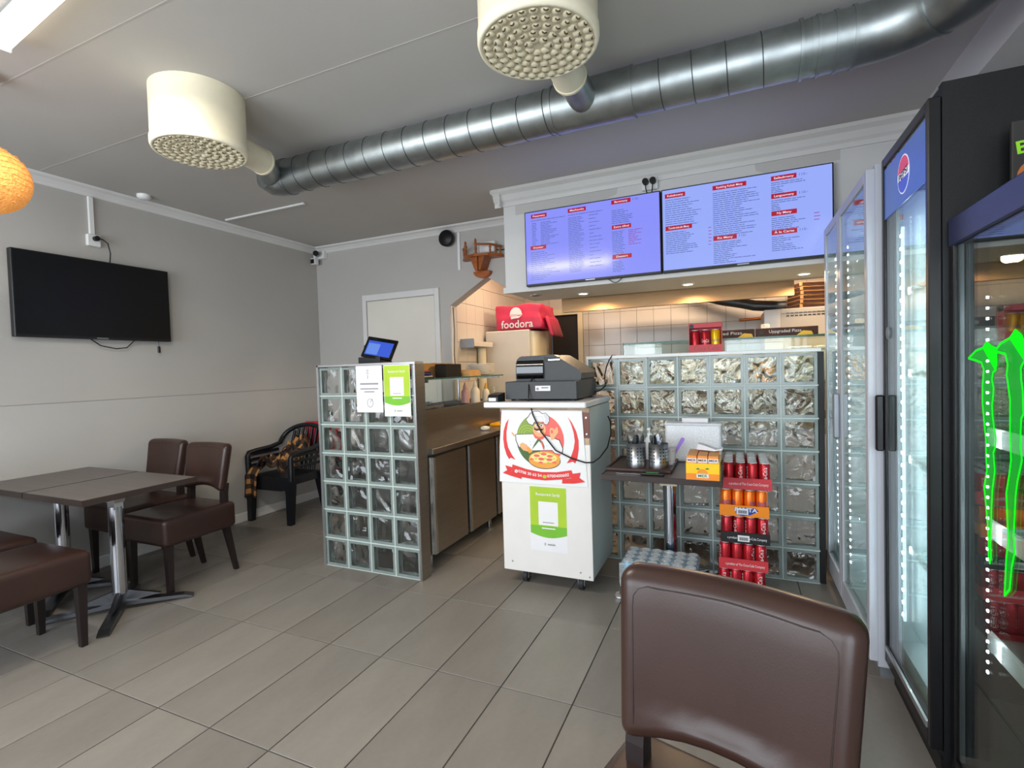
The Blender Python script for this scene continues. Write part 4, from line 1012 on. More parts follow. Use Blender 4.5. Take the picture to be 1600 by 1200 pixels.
def holder(label, loc):
    t = thing('cutlery_holder', label, 'cutlery holder', loc)
    r, h = .057, .138
    b = MB(); n = 40
    b.lathe([(r, 0), (r, .004), (r, h), (r - .0015, h), (r - .0015, .004), (.0001, .004)], n=40); b.build('cup', 'steel_cup', t)
    holes = MB()
    for i in range(20):
        if i % 5 == 0: continue
        for j in range(5):
            a = 2 * PI * i / 20; z = .034 + j * .019; hw = .0036
            c, s = math.cos(a), math.sin(a); rr = r + .0004
            holes.add([(rr * c - hw * s * u, rr * s + hw * c * u, z + hw * w) for u, w in ((-1, -1), (1, -1), (1, 1), (-1, 1))], [(0, 1, 2, 3)])
    o = holes.build('perforation', 'dark', t); o['kind'] = 'stuff'
    return t
hz = TZ + .012
H1, H2 = (.398, -.43, hz), (.527, -.43, hz)
holder('perforated steel cutlery holder nearer the wheeled counter', H1); holder('perforated steel cutlery holder beside the striped paper cup', H2)
K = MB(); K.prism([(-.006, 0), (.006, 0), (.008, .06), (.011, .075), (.012, .10), (.009, .128), (0, .136), (-.009, .128), (-.012, .10), (-.011, .075), (-.008, .06)], -.001, .001, 'xz'); K0 = None
for s, H in enumerate((H1, H2)):
    for k in range(9):
        a = k * 2 * PI / 9 + s; rr = .026 if k % 3 else .008
        loc = (H[0] + rr * math.cos(a), H[1] + rr * math.sin(a), H[2] + .052)
        lab = ['steel cutlery standing in the holder nearer the wheeled counter', 'steel cutlery standing in the holder beside the striped paper cup'][s]; gr = ['cutlery in the holder nearer the counter', 'cutlery in the holder beside the cup'][s]
        if K0 is None: K0 = K.build('cutlery', 'cutlery', loc=loc); o = K0
        else: o = K0.copy(); C.objects.link(o); o.location = loc
        o.rotation_euler = (random.uniform(-.12, .12) - .18 * math.sin(a) * (rr > .01), .22 * math.cos(a) * (rr > .01), random.uniform(0, 3)); tag(o, lab, 'cutlery', gr)
t = thing('paper_cup', 'red and white striped paper cup behind the cutlery holders', 'cup', (.583, -.335, hz))
MB().lathe([(.026, 0), (.036, .095), (.038, .097), (.037, .10), (.033, .095)], n=20).build('cup_wall', 'white_paper', t)
b = MB()
for k in range(10):
    a0 = 2 * PI * k / 10; b.add([((.0264 + .0098 * z / .095) * math.cos(a0 + da + z * 9), (.0264 + .0098 * z / .095) * math.sin(a0 + da + z * 9), z) for da, z in ((0, .02), (.3, .02), (.3, .085), (0, .085))], [(0, 1, 2, 3)])
b.build('stripe', 'cup_print', t)
o = MB().prism([(-.006, 0), (.006, 0), (.010, .12), (.012, .15), (.006, .16), (-.006, .16), (-.012, .15), (-.010, .12)], -.002, .002, 'xz').build('plastic_spoon', 'purple', loc=(.583, -.335, hz + .02)); o.rotation_euler = (0, .50, 0); tag(o, 'purple plastic spoon leaning in the striped paper cup', 'spoon')
t = thing('pump_bottle', 'white pump bottle behind the perforated cutlery holders', 'bottle', (.44, -.19, TZ))
MB().lathe([(.032, 0), (.032, .13), (.02, .15), (.013, .155)], n=16).build('body', 'white_plastic', t); b = MB(); b.lathe([(.013, .155), (.015, .175), (.005, .178), (.005, .20)], n=12); b.box(-.01, .01, -.035, .01, .198, .212, 0, .003); b.build('pump', 'white_plastic', t)
t = thing('storage_box', 'frosted white plastic box leaning against the wide partition', 'box', (.70, -.12, TZ))
b = MB(); b.rbox((0, 0, .118), (.165, .07, .118), .02, 3, 2); b.build('body', 'clear_plastic', t)
MB().box(-.168, .168, -.073, .073, .225, .243, 0, .008).build('lid', 'clear_plastic', t)
o = MB().box(-.075, .08, -.02, .02, 0, .028, 0, .003).build('paper_pad', 'white_paper', loc=(.71, -.12, TZ + .243)); tag(o, 'white paper pad on top of the frosted box', 'paper pad')
t = thing('juice_display_box', 'yellow cardboard display box of juice cartons on the side table', 'box', (.782, -.56, TZ))
b = MB(); W, D = .082, .115
b.box(-W, W, -D, D, 0, .003); b.box(-W, W, -D, -D + .003, .003, .088); b.box(-W, -W + .003, -D + .003, D, .003, .10); b.box(W - .003, W, -D + .003, D, .003, .10); b.box(-W + .003, W - .003, D - .003, D, .003, .12); b.build('shell', 'juice_yellow', t)
b = MB(); b.box(-W, W, -D - .0008, -D - .0002, .0, .034, 0); b.box(-.030, .030, -D - .0014, -D - .0008, .012, .032, 1); b.text('MER', .019, (0, -D - .0018, .022), FACE_FRONT, 2, .02, width=.046)
b.prism(ell(0, .036, .026, .022, 20, 0, 180), -D - .0010, -D - .0006, 'xz', 0); b.prism(ell(0, .036, .019, .016, 20, 0, 180), -D - .0014, -D - .0010, 'xz', 3)
for (x, z) in ((-.034, .058), (.012, .060)): b.prism([(x, z), (x + .012, z + .006), (x + .022, z + .001), (x + .012, z - .004)], -D - .001, -D - .0006, 'xz', 2)
b.build('print', ['juice_orange', 'print_white', 'leaf_print', 'pizza_crust'], t)
J0 = None
for k in range(3):
    for r in range(6):
        loc = (.782 - .053 + .053 * k, -.56 - D + .022 + r * .037, TZ + .0035)
        if J0 is None:
            J0 = thing('juice_carton', 'small juice carton standing in the yellow display box', 'carton', loc, 0, 'juice cartons in the yellow display box')
            MB().box(-.0245, .0245, -.017, .017, 0, .122, 0, .001).build('carton', 'juice_orange', J0)
            b = MB(); b.box(-.0245, .0245, -.0175, -.017, .088, .110, 0); b.text('MER', .017, (0, -.0179, .099), FACE_FRONT, 1, .02, width=.042); b.build('print', ['print_white', 'cart_brown'], J0)
            MB().box(-.0235, .0235, -.016, .016, .122, .124).build('top_seal', 'juice_top', J0)
        else: dup(J0, loc)
o = MB().prism([(-.06, 0), (-.05, .03), (-.02, .022), (.04, .0), (.075, .008), (.07, .0), (.03, -.008)], -.04, .03, 'xz').build('torn_flap', 'white_paper', loc=(.805, -.50, TZ + .140)); tag(o, 'torn white cardboard flap on top of the juice cartons', 'cardboard')
t = thing('kitchen_knife', 'knife with a dark green handle at the front edge of the side table', 'knife', (.43, -.637, TZ))
b = MB(); b.prism([(-.11, -.002), (.03, -.009), (.03, .009), (-.10, .006)], .004, .006, 'xy'); b.build('blade', 'steel_bright', t)
b = MB(); b.rbox((.09, 0, .009), (.065, .013, .009), .008, 2, 2); b.build('handle', 'dark', t); b = MB(); b.rbox((.09, 0, .016), (.035, .008, .004), .0035, 2, 2); b.build('grip_inlay', 'leaf_print', t)

# ------------------------------------------------------------------ shrink wrapped pack of blue cans under the side table
t = thing('drinks_pack', 'cardboard tray and film of the shrink wrapped pack under the side table', 'pack', (.318, -.555, .058))
b = MB(); b.box(-.006, .424, -.006, .272, 0, .003); b.box(-.006, .424, -.008, -.004, .003, .035); b.box(-.006, -.003, -.006, .272, .003, .035); b.box(.421, .424, -.006, .272, .003, .035); b.build('tray', 'mortar', t)
b = MB(); nx, ny_ = 25, 17
V = []
for j in range(ny_):
    for i in range(nx):
        x = -.006 + .43 * i / (nx - 1); y = -.008 + .282 * j / (ny_ - 1)
        ux = ((x + .0) / .0697) % 1 - .5; uy = ((y + .0) / .0668) % 1 - .5; edge = min(i, nx - 1 - i, j, ny_ - 1 - j)
        z = .159 - .012 * min(1, (ux * ux + uy * uy) * 3.2) - (.02 if edge == 0 else 0); V.append((x, y, z))
b.add(V, [(j * nx + i, j * nx + i + 1, (j + 1) * nx + i + 1, (j + 1) * nx + i) for j in range(ny_ - 1) for i in range(nx - 1)], 0, True)
for (p, q2) in (((-.010, -.0085), (.428, -.0085)), ((.428, -.0085), (.428, .276)), ((-.010, .276), (-.010, -.0085))):
    b.add([(p[0], p[1], .02), (q2[0], q2[1], .02), (q2[0], q2[1], .140), (p[0], p[1], .140)], [(0, 1, 2, 3)])
b.build('shrink_film', 'film', t)
B0 = None
for r in range(4):
    for k in range(6):
        loc = (.318 + .035 + k * .0697, -.555 + .033 + r * .0668, .0615)
        if B0 is None: B0 = make_can('blue can with orange marks inside the shrink wrapped pack', 'blue_can', .146, .0328, None, group='blue cans in the shrink wrapped pack', loc=loc); can_text(.146, .0328, 'I', -.5, 0, .05, False).build('orange_mark', 'juice_orange', B0); can_text(.146, .0328, 'O', .5, 0, .03, False).build('orange_mark', 'juice_orange', B0)
        else: dup(B0, loc)
# ------------------------------------------------------------------ kitchen behind the counter
t = thing('serving_counter', 'steel topped counter under the glass display case', 'counter', (0, 0, 0))
MB().box(.12, 1.75, .38, 1.02, .86, .90, 0, .004).build('worktop', 'steel', t); MB().box(.15, 1.72, .41, 1.0, .08, .86).build('body', 'white_gloss', t)  # body made white to throw light into the lower glass blocks
for x in (.2, 1.66):
    for y in (.45, .96): MB().cyl((x, y, 0), (x, y, .08), .02, n=10).build('leg', 'chrome', t)
t = thing('display_case', 'glass display case behind the wide partition', 'display case', (0, 0, 0))
MB().box(.15, 1.72, .98, .988, .90, 1.515).build('back_pane', 'pane_green', t); MB().box(.15, 1.72, .50, .508, .90, 1.515).build('front_pane', 'pane_green', t)
MB().box(.15, 1.72, .50, .988, 1.515, 1.523).build('top_pane', 'pane_green', t)
b = MB(); b.box(.148, 1.72, .494, .501, 1.510, 1.525); b.box(.146, .152, .494, .99, 1.510, 1.525); b.box(.145, .152, .495, .502, .90, 1.515); b.build('glass_edge', 'glass_edge', t)
MB().box(.152, .158, .508, .98, .90, 1.515).build('side_pane', 'pane_green', t)
b = MB(); b.box(.17, 1.70, .62, .97, 1.19, 1.20); b.build('shelf', 'pane_green', t)
for k, (x, w, h, c, lab) in enumerate(((.55, .20, .16, 'porcelain', 'cream tub inside the display case behind the red open carton'), (.92, .16, .20, 'porcelain', 'cream tub in the middle of the display case'), (1.16, .10, .12, 'yellow', 'yellow packet inside the display case'), (1.38, .14, .24, 'mortar', 'grey tub inside the display case'), (1.56, .14, .24, 'mortar', 'grey tub at the cooler end of the display case'))):
    tt = thing('food_tub', lab, 'tub', (x, .80, 1.2002))
    q = MB(); q.rbox((0, 0, h / 2), (w / 2, .10, h / 2), .015, 2, 2); q.build('tub', c, tt); MB().box(-w / 2 - .004, w / 2 + .004, -.104, .104, h - .006, h + .012, 0, .004).build('rim', 'clear_plastic', tt)
for k, (x0, x1, tx, cx) in enumerate(((.72, 1.08, 'graded Pizza', .90), (1.085, 1.47, 'Uppgraded Pizza', 1.27))):
    t = thing('advert_strip', ['brown advert strip on the display case beside the red open carton', 'brown advert strip on the display case at the cooler end'][k], 'sign', (0, 0, 0))
    MB().box(x0, x1, .515, .53, 1.524, 1.584, 0, .002).build('board', 'carton_dark', t)
    b = MB(); b.text(tx, .030, (cx, .5147, 1.558), FACE_FRONT, 0, .005, width=.20)
    b.prism([(cx + .07, 1.526), (cx + .17, 1.526), (cx + .16, 1.55), (cx + .11, 1.556)], .5149, .5140, 'xz', 1); b.box(x0 + .02, x0 + .05, .514, .5149, 1.54, 1.563, 2)
    b.build('print', ['print_white', 'juice_yellow', 'dark'], t)
t = thing('drinking_glass', 'clear upturned glass on the display case beside the oven', 'glass', (1.16, .75, 1.5235)); MB().lathe([(.034, 0), (.036, .005), (.030, .10), (.028, .105), (.0001, .105)], n=18).build('tumbler', 'film', t)
# extractor hood
t = thing('extractor_hood', 'long steel extractor hood glowing in the downlights', 'extractor hood', (0, 0, 0))
HX0, HX1, HY0, HY1 = -.49, 1.372, .95, 2.30
b = MB(); b.box(HX0, HX1, HY0, HY0 + .006, 1.85, 2.12); [b.prism([(HY0 + .006, 1.85), (HY1, 2.03), (HY1, 2.12), (HY0 + .006, 2.12)], q, q + .006, 'yz') for q in (HX0, HX1 - .006)]; b.box(HX0 + .006, HX1 - .006, HY1 - .006, HY1, 2.03, 2.114); b.box(HX0 + .006, HX1 - .006, HY0 + .006, HY1 - .006, 2.114, 2.12)
b.box(HX0 + .006, HX1 - .006, HY0 + .006, HY0 + .05, 1.85, 1.856); b.build('canopy', 'hood_steel_lamp_tint', t)
for k in range(6):
    q = MB(); x0 = HX0 + .04 + k * .298; q.X = Matrix.Translation((x0, HY0 + .45, 1.955)) @ Matrix.Rotation(math.radians(12), 4, 'X')
    q.box(0, .285, 0, .42, -.01, .01); q.build('grease_filter', 'galv_dark', t)
for x in (HX0 + .15, HX1 - .15): MB().cyl((x, 1.8, 2.12), (x, 1.8, ZC), .012, n=8).build('hanger_rod', 'steel', t)
b = MB(); b.tube([(.35, 2.52, 2.25), (.62, 2.52, 2.10), (.85, 2.5, 2.02), (1.0, 2.48, 1.985), (1.15, 2.45, 1.94), (1.38, 2.42, 1.91), (1.75, 2.42, 1.91)], .055, 16); o = b.build('exhaust_hose', 'galv_dark'); tag(o, 'dark exhaust pipe curving under the extractor hood', 'pipe')
o = MB().tube([(1.00, YK - .035, 1.815), (1.24, YK - .035, 1.822)], .016, 12).build('copper_pipe', 'copper'); tag(o, 'short copper pipe along the tiled kitchen wall', 'pipe')
# oven with a stack of pizza boxes
t = thing('pizza_oven', 'white slotted oven under the pizza box stack', 'oven', (0, 0, 0))
MB().box(1.215, 2.2, 1.95, 2.6, 1.30, 1.842, 0, .006).build('housing', 'freezer', t)
MB().box(1.212, 1.352, 1.925, 1.95, 1.56, 1.838, 0, .004).build('side_door', 'white_gloss', t)
b = MB()
for j in range(2):
    for k in range(9): b.box(1.40 + k * .036, 1.426 + k * .036, 1.947, 1.9502, 1.766 + j * .026, 1.776 + j * .026)
b.build('vent_slot', 'dark', t); MB().box(1.36, 2.2, 1.945, 1.95, 1.795, 1.800).build('panel_seam', 'frame_grey', t)
b = MB(); b.box(1.24, 2.18, 1.98, 2.58, .10, .14); [b.box(x, x + .04, y, y + .04, 0, 1.30) for x in (1.24, 2.14) for y in (1.98, 2.54)]; b.build('stand', 'steel', t)
X0 = None
for k in range(6):
    lab = 'brown printed pizza box in the stack on the oven'
    if X0 is None:
        X0 = thing('pizza_box', lab, 'box', (1.62, 2.15, 1.842), .3, 'pizza boxes stacked on the oven')
        MB().box(-.15, .15, -.15, .15, 0, .036, 0, .004).build('box', 'carton_light', X0); b = MB(); b.box(-.13, .13, -.1515, -.150, .004, .032); b.box(-.1515, -.150, -.13, .13, .004, .032); b.build('print', 'carton_dark', X0)
    else: dup(X0, (1.62 + random.uniform(-.006, .006), 2.15 + random.uniform(-.006, .006), 1.842 + k * .0405), .3 + random.uniform(-.06, .06))
# tall freezer with the pink delivery bag
t = thing('freezer', 'cream white upright freezer under the pink delivery bag', 'freezer', (0, 0, 0))
MB().box(-1.56, -1.035, 1.50, 2.08, .03, 1.765, 0, .012).build('cabinet', 'freezer', t)
b = MB(); n = 10; pts = [(-1.030, 1.505)] + [(-1.030 + .085 * math.sin(PI * (k / n) ** .7) ** .8 if 0 < k < n else -1.030, 1.505 + .57 * k / n) for k in range(1, n)] + [(-1.030, 2.075)]
b.prism(pts, .06, 1.745, 'xy', 0, True); b.build('door', 'freezer_door', t)
q = MB(); q.box(-.955, -.945, 1.80, 1.84, 1.50, 1.56, 0, .004); q.build('lock_badge', 'frame_grey', t)
MB().box(-1.54, -1.06, 1.53, 2.05, 0, .03).build('plinth', 'dark', t)
t = thing('delivery_bag', 'pink delivery bag lying on the freezer', 'bag', (-1.17, 1.76, 1.765))
def bagfn(x, y, z):
    if z > 0: x -= .01; z += .008 * math.sin(x * 14); y *= .96
    if x > .2: x += .012 * math.sin(z * 30 + y * 9)
    return (x, y, z + (.005 * math.sin(x * 23 + y * 31) if z > 0 else 0))
b = MB(); b.rbox((0, 0, .138), (.262, .245, .132), .018, 2, 8, bagfn); b.build('shell', 'bag_pink', t)
b = MB(); b.rbox((.285, .03, .03), (.022, .21, .105), .018, 2, 4, lambda x, y, z: (x + .016 * math.sin(y * 26) - .32 * (z - .03) + .02, y, z)); b.build('hanging_flap', 'bag_pink', t)
b = MB(); yb = -.2625
b.prism([(-.085, .165)] + [(-.015 + .07 * math.cos(math.radians(a)), .165 + .075 * math.sin(math.radians(a))) for a in range(180, -1, -15)], yb - .001, yb, 'xz'); b.prism([(-.09, .158), (.06, .166), (.058, .158), (-.085, .150)], yb - .001, yb, 'xz')
b.prism([(-.075, .145), (-.01, .150), (.02, .146), (.06, .155), (.015, .124), (-.03, .122), (-.072, .116)], yb - .001, yb, 'xz')
b.text('foodora', .115, (-.005, yb - .001, .058), FACE_FRONT, 0, .012, width=.37); b.build('lettering', 'print_white', t)
# small shelf, bracket pipe on the tiled side wall
t = thing('wall_shelf', 'small cream shelf on the tiled kitchen wall in front of the freezer', 'shelf', (0, 0, 0))
MB().box(-1.586, -1.44, 1.00, 1.44, 1.588, 1.64, 0, .004).build('board', 'freezer', t); MB().box(-1.586, -1.435, .985, 1.0, 1.575, 1.665).build('end_board', 'frame_grey', t)
t = thing('drain_pipe', 'cream vertical pipe below the small kitchen shelf', 'pipe', (-1.535, 1.36, 0)); MB().cyl((0, 0, .84), (0, 0, 1.585), .045, n=18).build('pipe', 'freezer_door', t)
# carved wooden balcony shelf, speaker, conduit, router on the back wall
t = thing('carved_shelf', 'carved wooden corner shelf with turned posts above the pointed opening', 'shelf', (-1.20, YB, 2.385))
b = MB(); b.prism([(-.20, 0), (-.20, -.05), (-.12, -.16), (.0, -.19), (.12, -.16), (.21, -.05), (.21, 0)], .0, .022, 'xy'); b.build('shelf_board', 'stained_wood', t)
b = MB(); b.prism([(-.075, 0), (-.05, -.06), (-.028, -.115), (.028, -.115), (.05, -.06), (.075, 0)], -.14, -.0, 'xz'); b.prism([(-.012, 0), (-.012, -.13), (.012, -.13), (.012, 0)], -.165, -.14, 'xz'); b.build('corbel', 'stained_wood', t)
b = MB(); b.prism([(-.085, -.115)] + [(.085 * math.cos(math.radians(a)), -.118 + .058 * math.sin(math.radians(a))) for a in range(180, 361, 15)] + [(.085, -.115)], -.06, -.0, 'xz'); b.build('rosette', 'stained_wood', t)
turn = [(.011, .022), (.013, .03), (.008, .045), (.014, .07), (.009, .09), (.014, .105), (.016, .115), (.008, .125), (.012, .14), (.008, .155), (.0001, .165)]
for k, (x, y) in enumerate(((-.125, -.125), (.005, -.172), (.13, -.13))):
    b = MB(); b.lathe(turn if k < 2 else [(r * .8, z * .62 + .008) for r, z in turn[:-4]] + [(.006, .10)], (x, y, 0), 10); b.build('turned_post', 'stained_wood', t)
for (x, y) in ((-.185, -.05), (-.165, -.085), (.165, -.085), (.195, -.05)):
    b = MB(); b.lathe([(r * .75, z * .6 + .01) for r, z in turn[:-3]], (x, y, 0), 8); b.build('spindle', 'stained_wood', t)
b = MB(); b.tube([(-.20, -.03, .10), (-.165, -.095, .10), (-.125, -.125, .10)], .010, 6); b.tube([(.01, -.172, .11), (.13, -.13, .105), (.20, -.03, .095)], .010, 6); b.build('rail', 'stained_wood', t)
t = thing('wifi_router', 'white box on the wall behind the carved wooden shelf', 'router', (-1.12, YB, 2.44))
MB().box(-.10, .06, -.05, 0, .0, .10, 0, .008).build('housing', 'white_plastic', t); b = MB(); b.tube([(.06, -.02, .02), (.12, -.02, .01), (.2, -.018, .02), (.36, -.016, .02)], .004, 6); b.build('cable', 'cable', t)
t = thing('wall_speaker', 'round black speaker high on the wall beside the white conduit', 'speaker', (-1.565, YB, 2.620))
MB().lathe([(.05, 0), (.076, -.04), (.078, -.075), (.07, -.085), (.0001, -.088)], n=28, axis='y').build('housing', 'dark', t); MB().lathe([(.02, 0), (.02, -.02)], (0, 0, 0), 10, axis='y').build('bracket', 'white_plastic', t)
o = MB().box(-1.475, -1.447, YB - .016, YB, 2.315, ZC - .066, 0, .003).build('wall_conduit', 'white_plastic'); tag(o, 'white vertical conduit between the round speaker and the carved shelf', 'conduit')
# ------------------------------------------------------------------ drink coolers
def led_strip(t, x, y, z0, z1, dz, soft=True, hs=.0065):
    """light strip: carrier, soft line and separate bright diodes facing the door"""
    if soft: MB().box(x - .004, x + .004, y - .007, y + .007, z0, z1).build('led_strip', 'led_soft', t)
    b = MB(); z = z0 + dz / 2
    while z < z1: b.box(x - .0075, x - .004, y - hs, y + hs, z - hs * .85, z + hs * .85); z += dz
    o = b.build('led_dot', 'led', t); o['kind'] = 'stuff'
def cooler_can(label, col, loc, txt, tm, g):
    return make_can(label, col, txt=txt, tm=tm, loc=loc, rz=-PI / 2, group=g)
# tall white two-door cooler
t = thing('drinks_cooler', 'tall white cooler with two glass doors beside the wide partition', 'cooler', (0, 0, 0))
x0, x1, ya, yb, H = 1.45, 2.10, -.95, .108, 2.145
MB().box(x0 + .03, x1, ya, ya + .035, .05, H).build('side_panel', 'fridge_white', t); MB().box(x0 + .03, x1, yb - .035, yb, .05, H).build('side_panel', 'fridge_white', t)
MB().box(x1 - .03, x1, ya + .035, yb - .035, .05, H).build('back_panel', 'fridge_inner', t)
MB().box(x0 + .03, x1, ya + .035, yb - .035, 2.06, H).build('top_panel', 'fridge_white', t); MB().box(x0 + .03, x1, ya + .035, yb - .035, .05, .19).build('floor_panel', 'fridge_inner', t)
MB().box(x0 + .04, x1, ya + .02, yb - .02, .0, .05).build('plinth', 'frame_grey', t)
for (p, q) in ((ya, -.335), (-.325, yb)):
    f = MB(); w = .045; f.box(x0, x0 + .032, p, p + w, .07, 2.13, 0, .003); f.box(x0, x0 + .032, q - w, q, .07, 2.13, 0, .003); f.box(x0, x0 + .032, p + w, q - w, .07, .18, 0, .003); f.box(x0, x0 + .032, p + w, q - w, 2.085, 2.13, 0, .003)
    d = f.build('door', 'fridge_white', t)
    MB().box(x0 + .006, x0 + .010, p + w, q - w, .18, 2.085).build('pane', 'pane', d); MB().box(x0 + .022, x0 + .026, p + w, q - w, .18, 2.085).build('pane', 'pane', d)
    MB().box(x0 + .026, x0 + .030, p + w - .004, p + w + .004, .18, 2.085).build('gasket', 'frame_black', d)
MB().box(x0 - .030, x0, -.335, -.315, .93, 1.17, 0, .006).build('door_handle', 'frame_grey', t)
for z in (.52, .86, 1.20, 1.54, 1.84): MB().box(x0 + .07, x1 - .05, ya + .04, yb - .04, z, z + .012).build('shelf', 'pane', t)
led_strip(t, x0 + .055, .045, .24, 1.97, .040); led_strip(t, x0 + .055, -.30, .24, 1.97, .040, False)
MB().box(x0 - .001, x0, -.88, -.83, .09, .155).build('paper_label', 'white_paper', t)
# black cooler with the round emblem
t = thing('drinks_cooler', 'tall black cooler with a round red white and blue emblem', 'cooler', (0, 0, 0))
x0, x1, ya, yb, H = 1.50, 2.15, -1.495, -.962, 2.19
MB().box(x0 + .035, x1, ya, ya + .03, .06, H).build('side_panel', 'fridge_black', t); MB().box(x0 + .035, x1, yb - .03, yb, .06, H).build('side_panel', 'fridge_black', t)
MB().box(x0 + .04, x1, ya + .03, yb - .03, 2.09, H).build('top_panel', 'fridge_black', t); MB().box(x1 - .03, x1, ya + .03, yb - .03, .06, 2.09).build('back_panel', 'fridge_inner', t)
MB().box(x0 + .04, x1 - .03, ya + .03, ya + .034, .2, 2.0).build('inner_panel', 'fridge_inner', t); MB().box(x0 + .04, x1 - .03, yb - .034, yb - .03, .2, 2.0).build('inner_panel', 'fridge_inner', t)
MB().box(x0 + .04, x1 - .03, ya + .03, yb - .03, .06, .20).build('floor_panel', 'fridge_inner', t); MB().box(x0 + .03, x1, ya + .01, yb - .01, 0, .06).build('plinth', 'dark', t)
f = MB(); w = .026; f.box(x0, x0 + .034, ya, ya + w, .09, 2.15, 0, .003); f.box(x0, x0 + .034, yb - w, yb, .09, 2.15, 0, .003); f.box(x0, x0 + .034, ya + w, yb - w, .09, .145, 0, .003); f.box(x0, x0 + .034, ya + w, yb - w, 2.115, 2.15, 0, .003)
d = f.build('door', 'frame_black', t)
MB().box(x0 + .006, x0 + .010, ya + w, yb - w, .145, 2.115).build('pane', 'pane', d); MB().box(x0 + .024, x0 + .028, ya + w, yb - w, .145, 2.115).build('pane', 'pane', d)
b = MB(); b.box(x0 - .004, x0 + .004, ya + w, yb - w, .145, .165); b.build('bottom_rail', 'alu', d)
MB().box(x0 - .030, x0, -.985, -.965, .97, 1.20, 0, .006).build('door_handle', 'frame_black', d)
sg = MB().box(x0 + .0035, x0 + .0058, ya + w, yb - w, 1.905, 2.10).build('sign_panel', 'pepsi_blue', t)
b = MB(); cy, cz, R = -1.235, 2.005, .068
def disc(r, a0, a1, mi, xo): b.prism([(cy + r * math.cos(math.radians(a0 + (a1 - a0) * k / 24)), cz + r * math.sin(math.radians(a0 + (a1 - a0) * k / 24))) for k in range(25)], x0 + .0034 - xo, x0 + .0030 - xo, 'yz', mi)
disc(R, 0, 360, 2, 0); disc(R * .93, 12, 168, 0, .0006); disc(R * .93, 192, 348, 1, .0006)
b.text('PEPSI', .036, (x0 + .0018, cy, cz), FACE_LEFT, 3, .02, width=.10, rot=.12); b.build('emblem', ['logo_red', 'logo_blue', 'logo_white', 'print_black'], sg)
for z in (.58, .94, 1.28, 1.60):
    MB().box(x0 + .07, x1 - .05, ya + .035, yb - .035, z, z + .010).build('shelf', 'pane', t); MB().box(x0 + .066, x0 + .07, ya + .035, yb - .035, z - .004, z + .022).build('shelf_edge', 'film', t)
led_strip(t, x0 + .050, yb - .075, .30, 1.86, .050); led_strip(t, x0 + .050, ya + .045, .30, 1.86, .050, False)
b = MB(); b.lathe([(.024, 0), (.024, -.002), (.0001, -.0022)], (0, 0, 0), 20, axis='x'); b.build('round_sticker', 'wheel_grey', t, loc=(x0 + .002, -1.03, 1.45))
for k, (z, n, col, lab) in enumerate(((1.29, 3, 'yellow_can', 'yellow can on the upper shelf of the cooler with the round emblem'), (.95, 3, 'red_can', 'red can on the middle shelf of the cooler with the round emblem'), (.59, 3, 'blue_can', 'blue can on the lowest shelf of the cooler with the round emblem'))):
    for j in range(n):
        for r in range(2):
            o = make_can(lab, col, loc=(x0 + .13 + r * .07, ya + .10 + .068 * j, z + .0005), rz=-PI / 2, group=lab.split(' on ')[1]) if (j == 0 and r == 0) else dup(o, (x0 + .13 + r * .07, ya + .10 + .068 * j, z + .0005))
# low black cooler with the green claw mark
t = thing('drinks_cooler', 'black cooler with a glowing green claw mark on its glass', 'cooler', (0, 0, 0))
x0, x1, ya, yb, H = 1.55, 2.20, -2.14, -1.503, 1.765
MB().box(x0 + .035, x1, ya, ya + .03, .06, H).build('side_panel', 'fridge_black', t); MB().box(x0 + .035, x1, yb - .03, yb, .06, H).build('side_panel', 'fridge_black', t)
MB().box(x0 + .035, x1, ya + .03, yb - .03, 1.70, H).build('top_panel', 'fridge_black', t); MB().box(x1 - .03, x1, ya + .03, yb - .03, .06, 1.70).build('back_panel', 'fridge_black', t)
MB().box(x0 + .035, x1 - .03, ya + .03, yb - .03, .06, .16).build('floor_panel', 'fridge_black', t); MB().box(x0 + .03, x1, ya + .01, yb - .01, 0, .06).build('plinth', 'dark', t)
f = MB(); w = .028; f.box(x0, x0 + .034, ya, ya + w, .05, 1.76, 0, .003); f.box(x0, x0 + .034, yb - w, yb, .05, 1.76, 0, .003); f.box(x0, x0 + .034, ya + w, yb - w, .05, .10, 0, .003)
d = f.build('door', 'frame_black', t)
MB().box(x0 - .004, x0 + .034, ya, yb, 1.685, 1.768, 0, .004).build('header', 'header_blue', d)
MB().box(x0 + .006, x0 + .010, ya + w, yb - w, .10, 1.685).build('pane', 'pane', d); MB().box(x0 + .024, x0 + .028, ya + w, yb - w, .10, 1.685).build('pane', 'pane', d)
MB().box(x0 + .012, x0 + .022, yb - w - .012, yb - w, .10, 1.685).build('gasket', 'frame_grey', d)
c1 = [(-1.623, 1.344), (-1.672, 1.365), (-1.716, 1.372), (-1.735, 1.386), (-1.763, 1.374), (-1.789, 1.368), (-1.792, 1.332), (-1.786, 1.313), (-1.772, 1.307), (-1.766, 1.288), (-1.775, 1.266), (-1.772, 1.244), (-1.767, 1.221), (-1.77, 1.193), (-1.777, 1.166), (-1.789, 1.14), (-1.783, 1.111), (-1.774, 1.098), (-1.782, 1.052), (-1.769, 1.001), (-1.763, 0.947), (-1.763, 0.913), (-1.758, 0.863), (-1.761, 0.82), (-1.753, 0.798), (-1.747, 0.815), (-1.747, 0.86), (-1.74, 0.906), (-1.731, 0.953), (-1.721, 0.995), (-1.737, 1.043), (-1.732, 1.081), (-1.732, 1.125), (-1.721, 1.173), (-1.712, 1.221), (-1.712, 1.27), (-1.719, 1.314), (-1.706, 1.332), (-1.672, 1.338)]
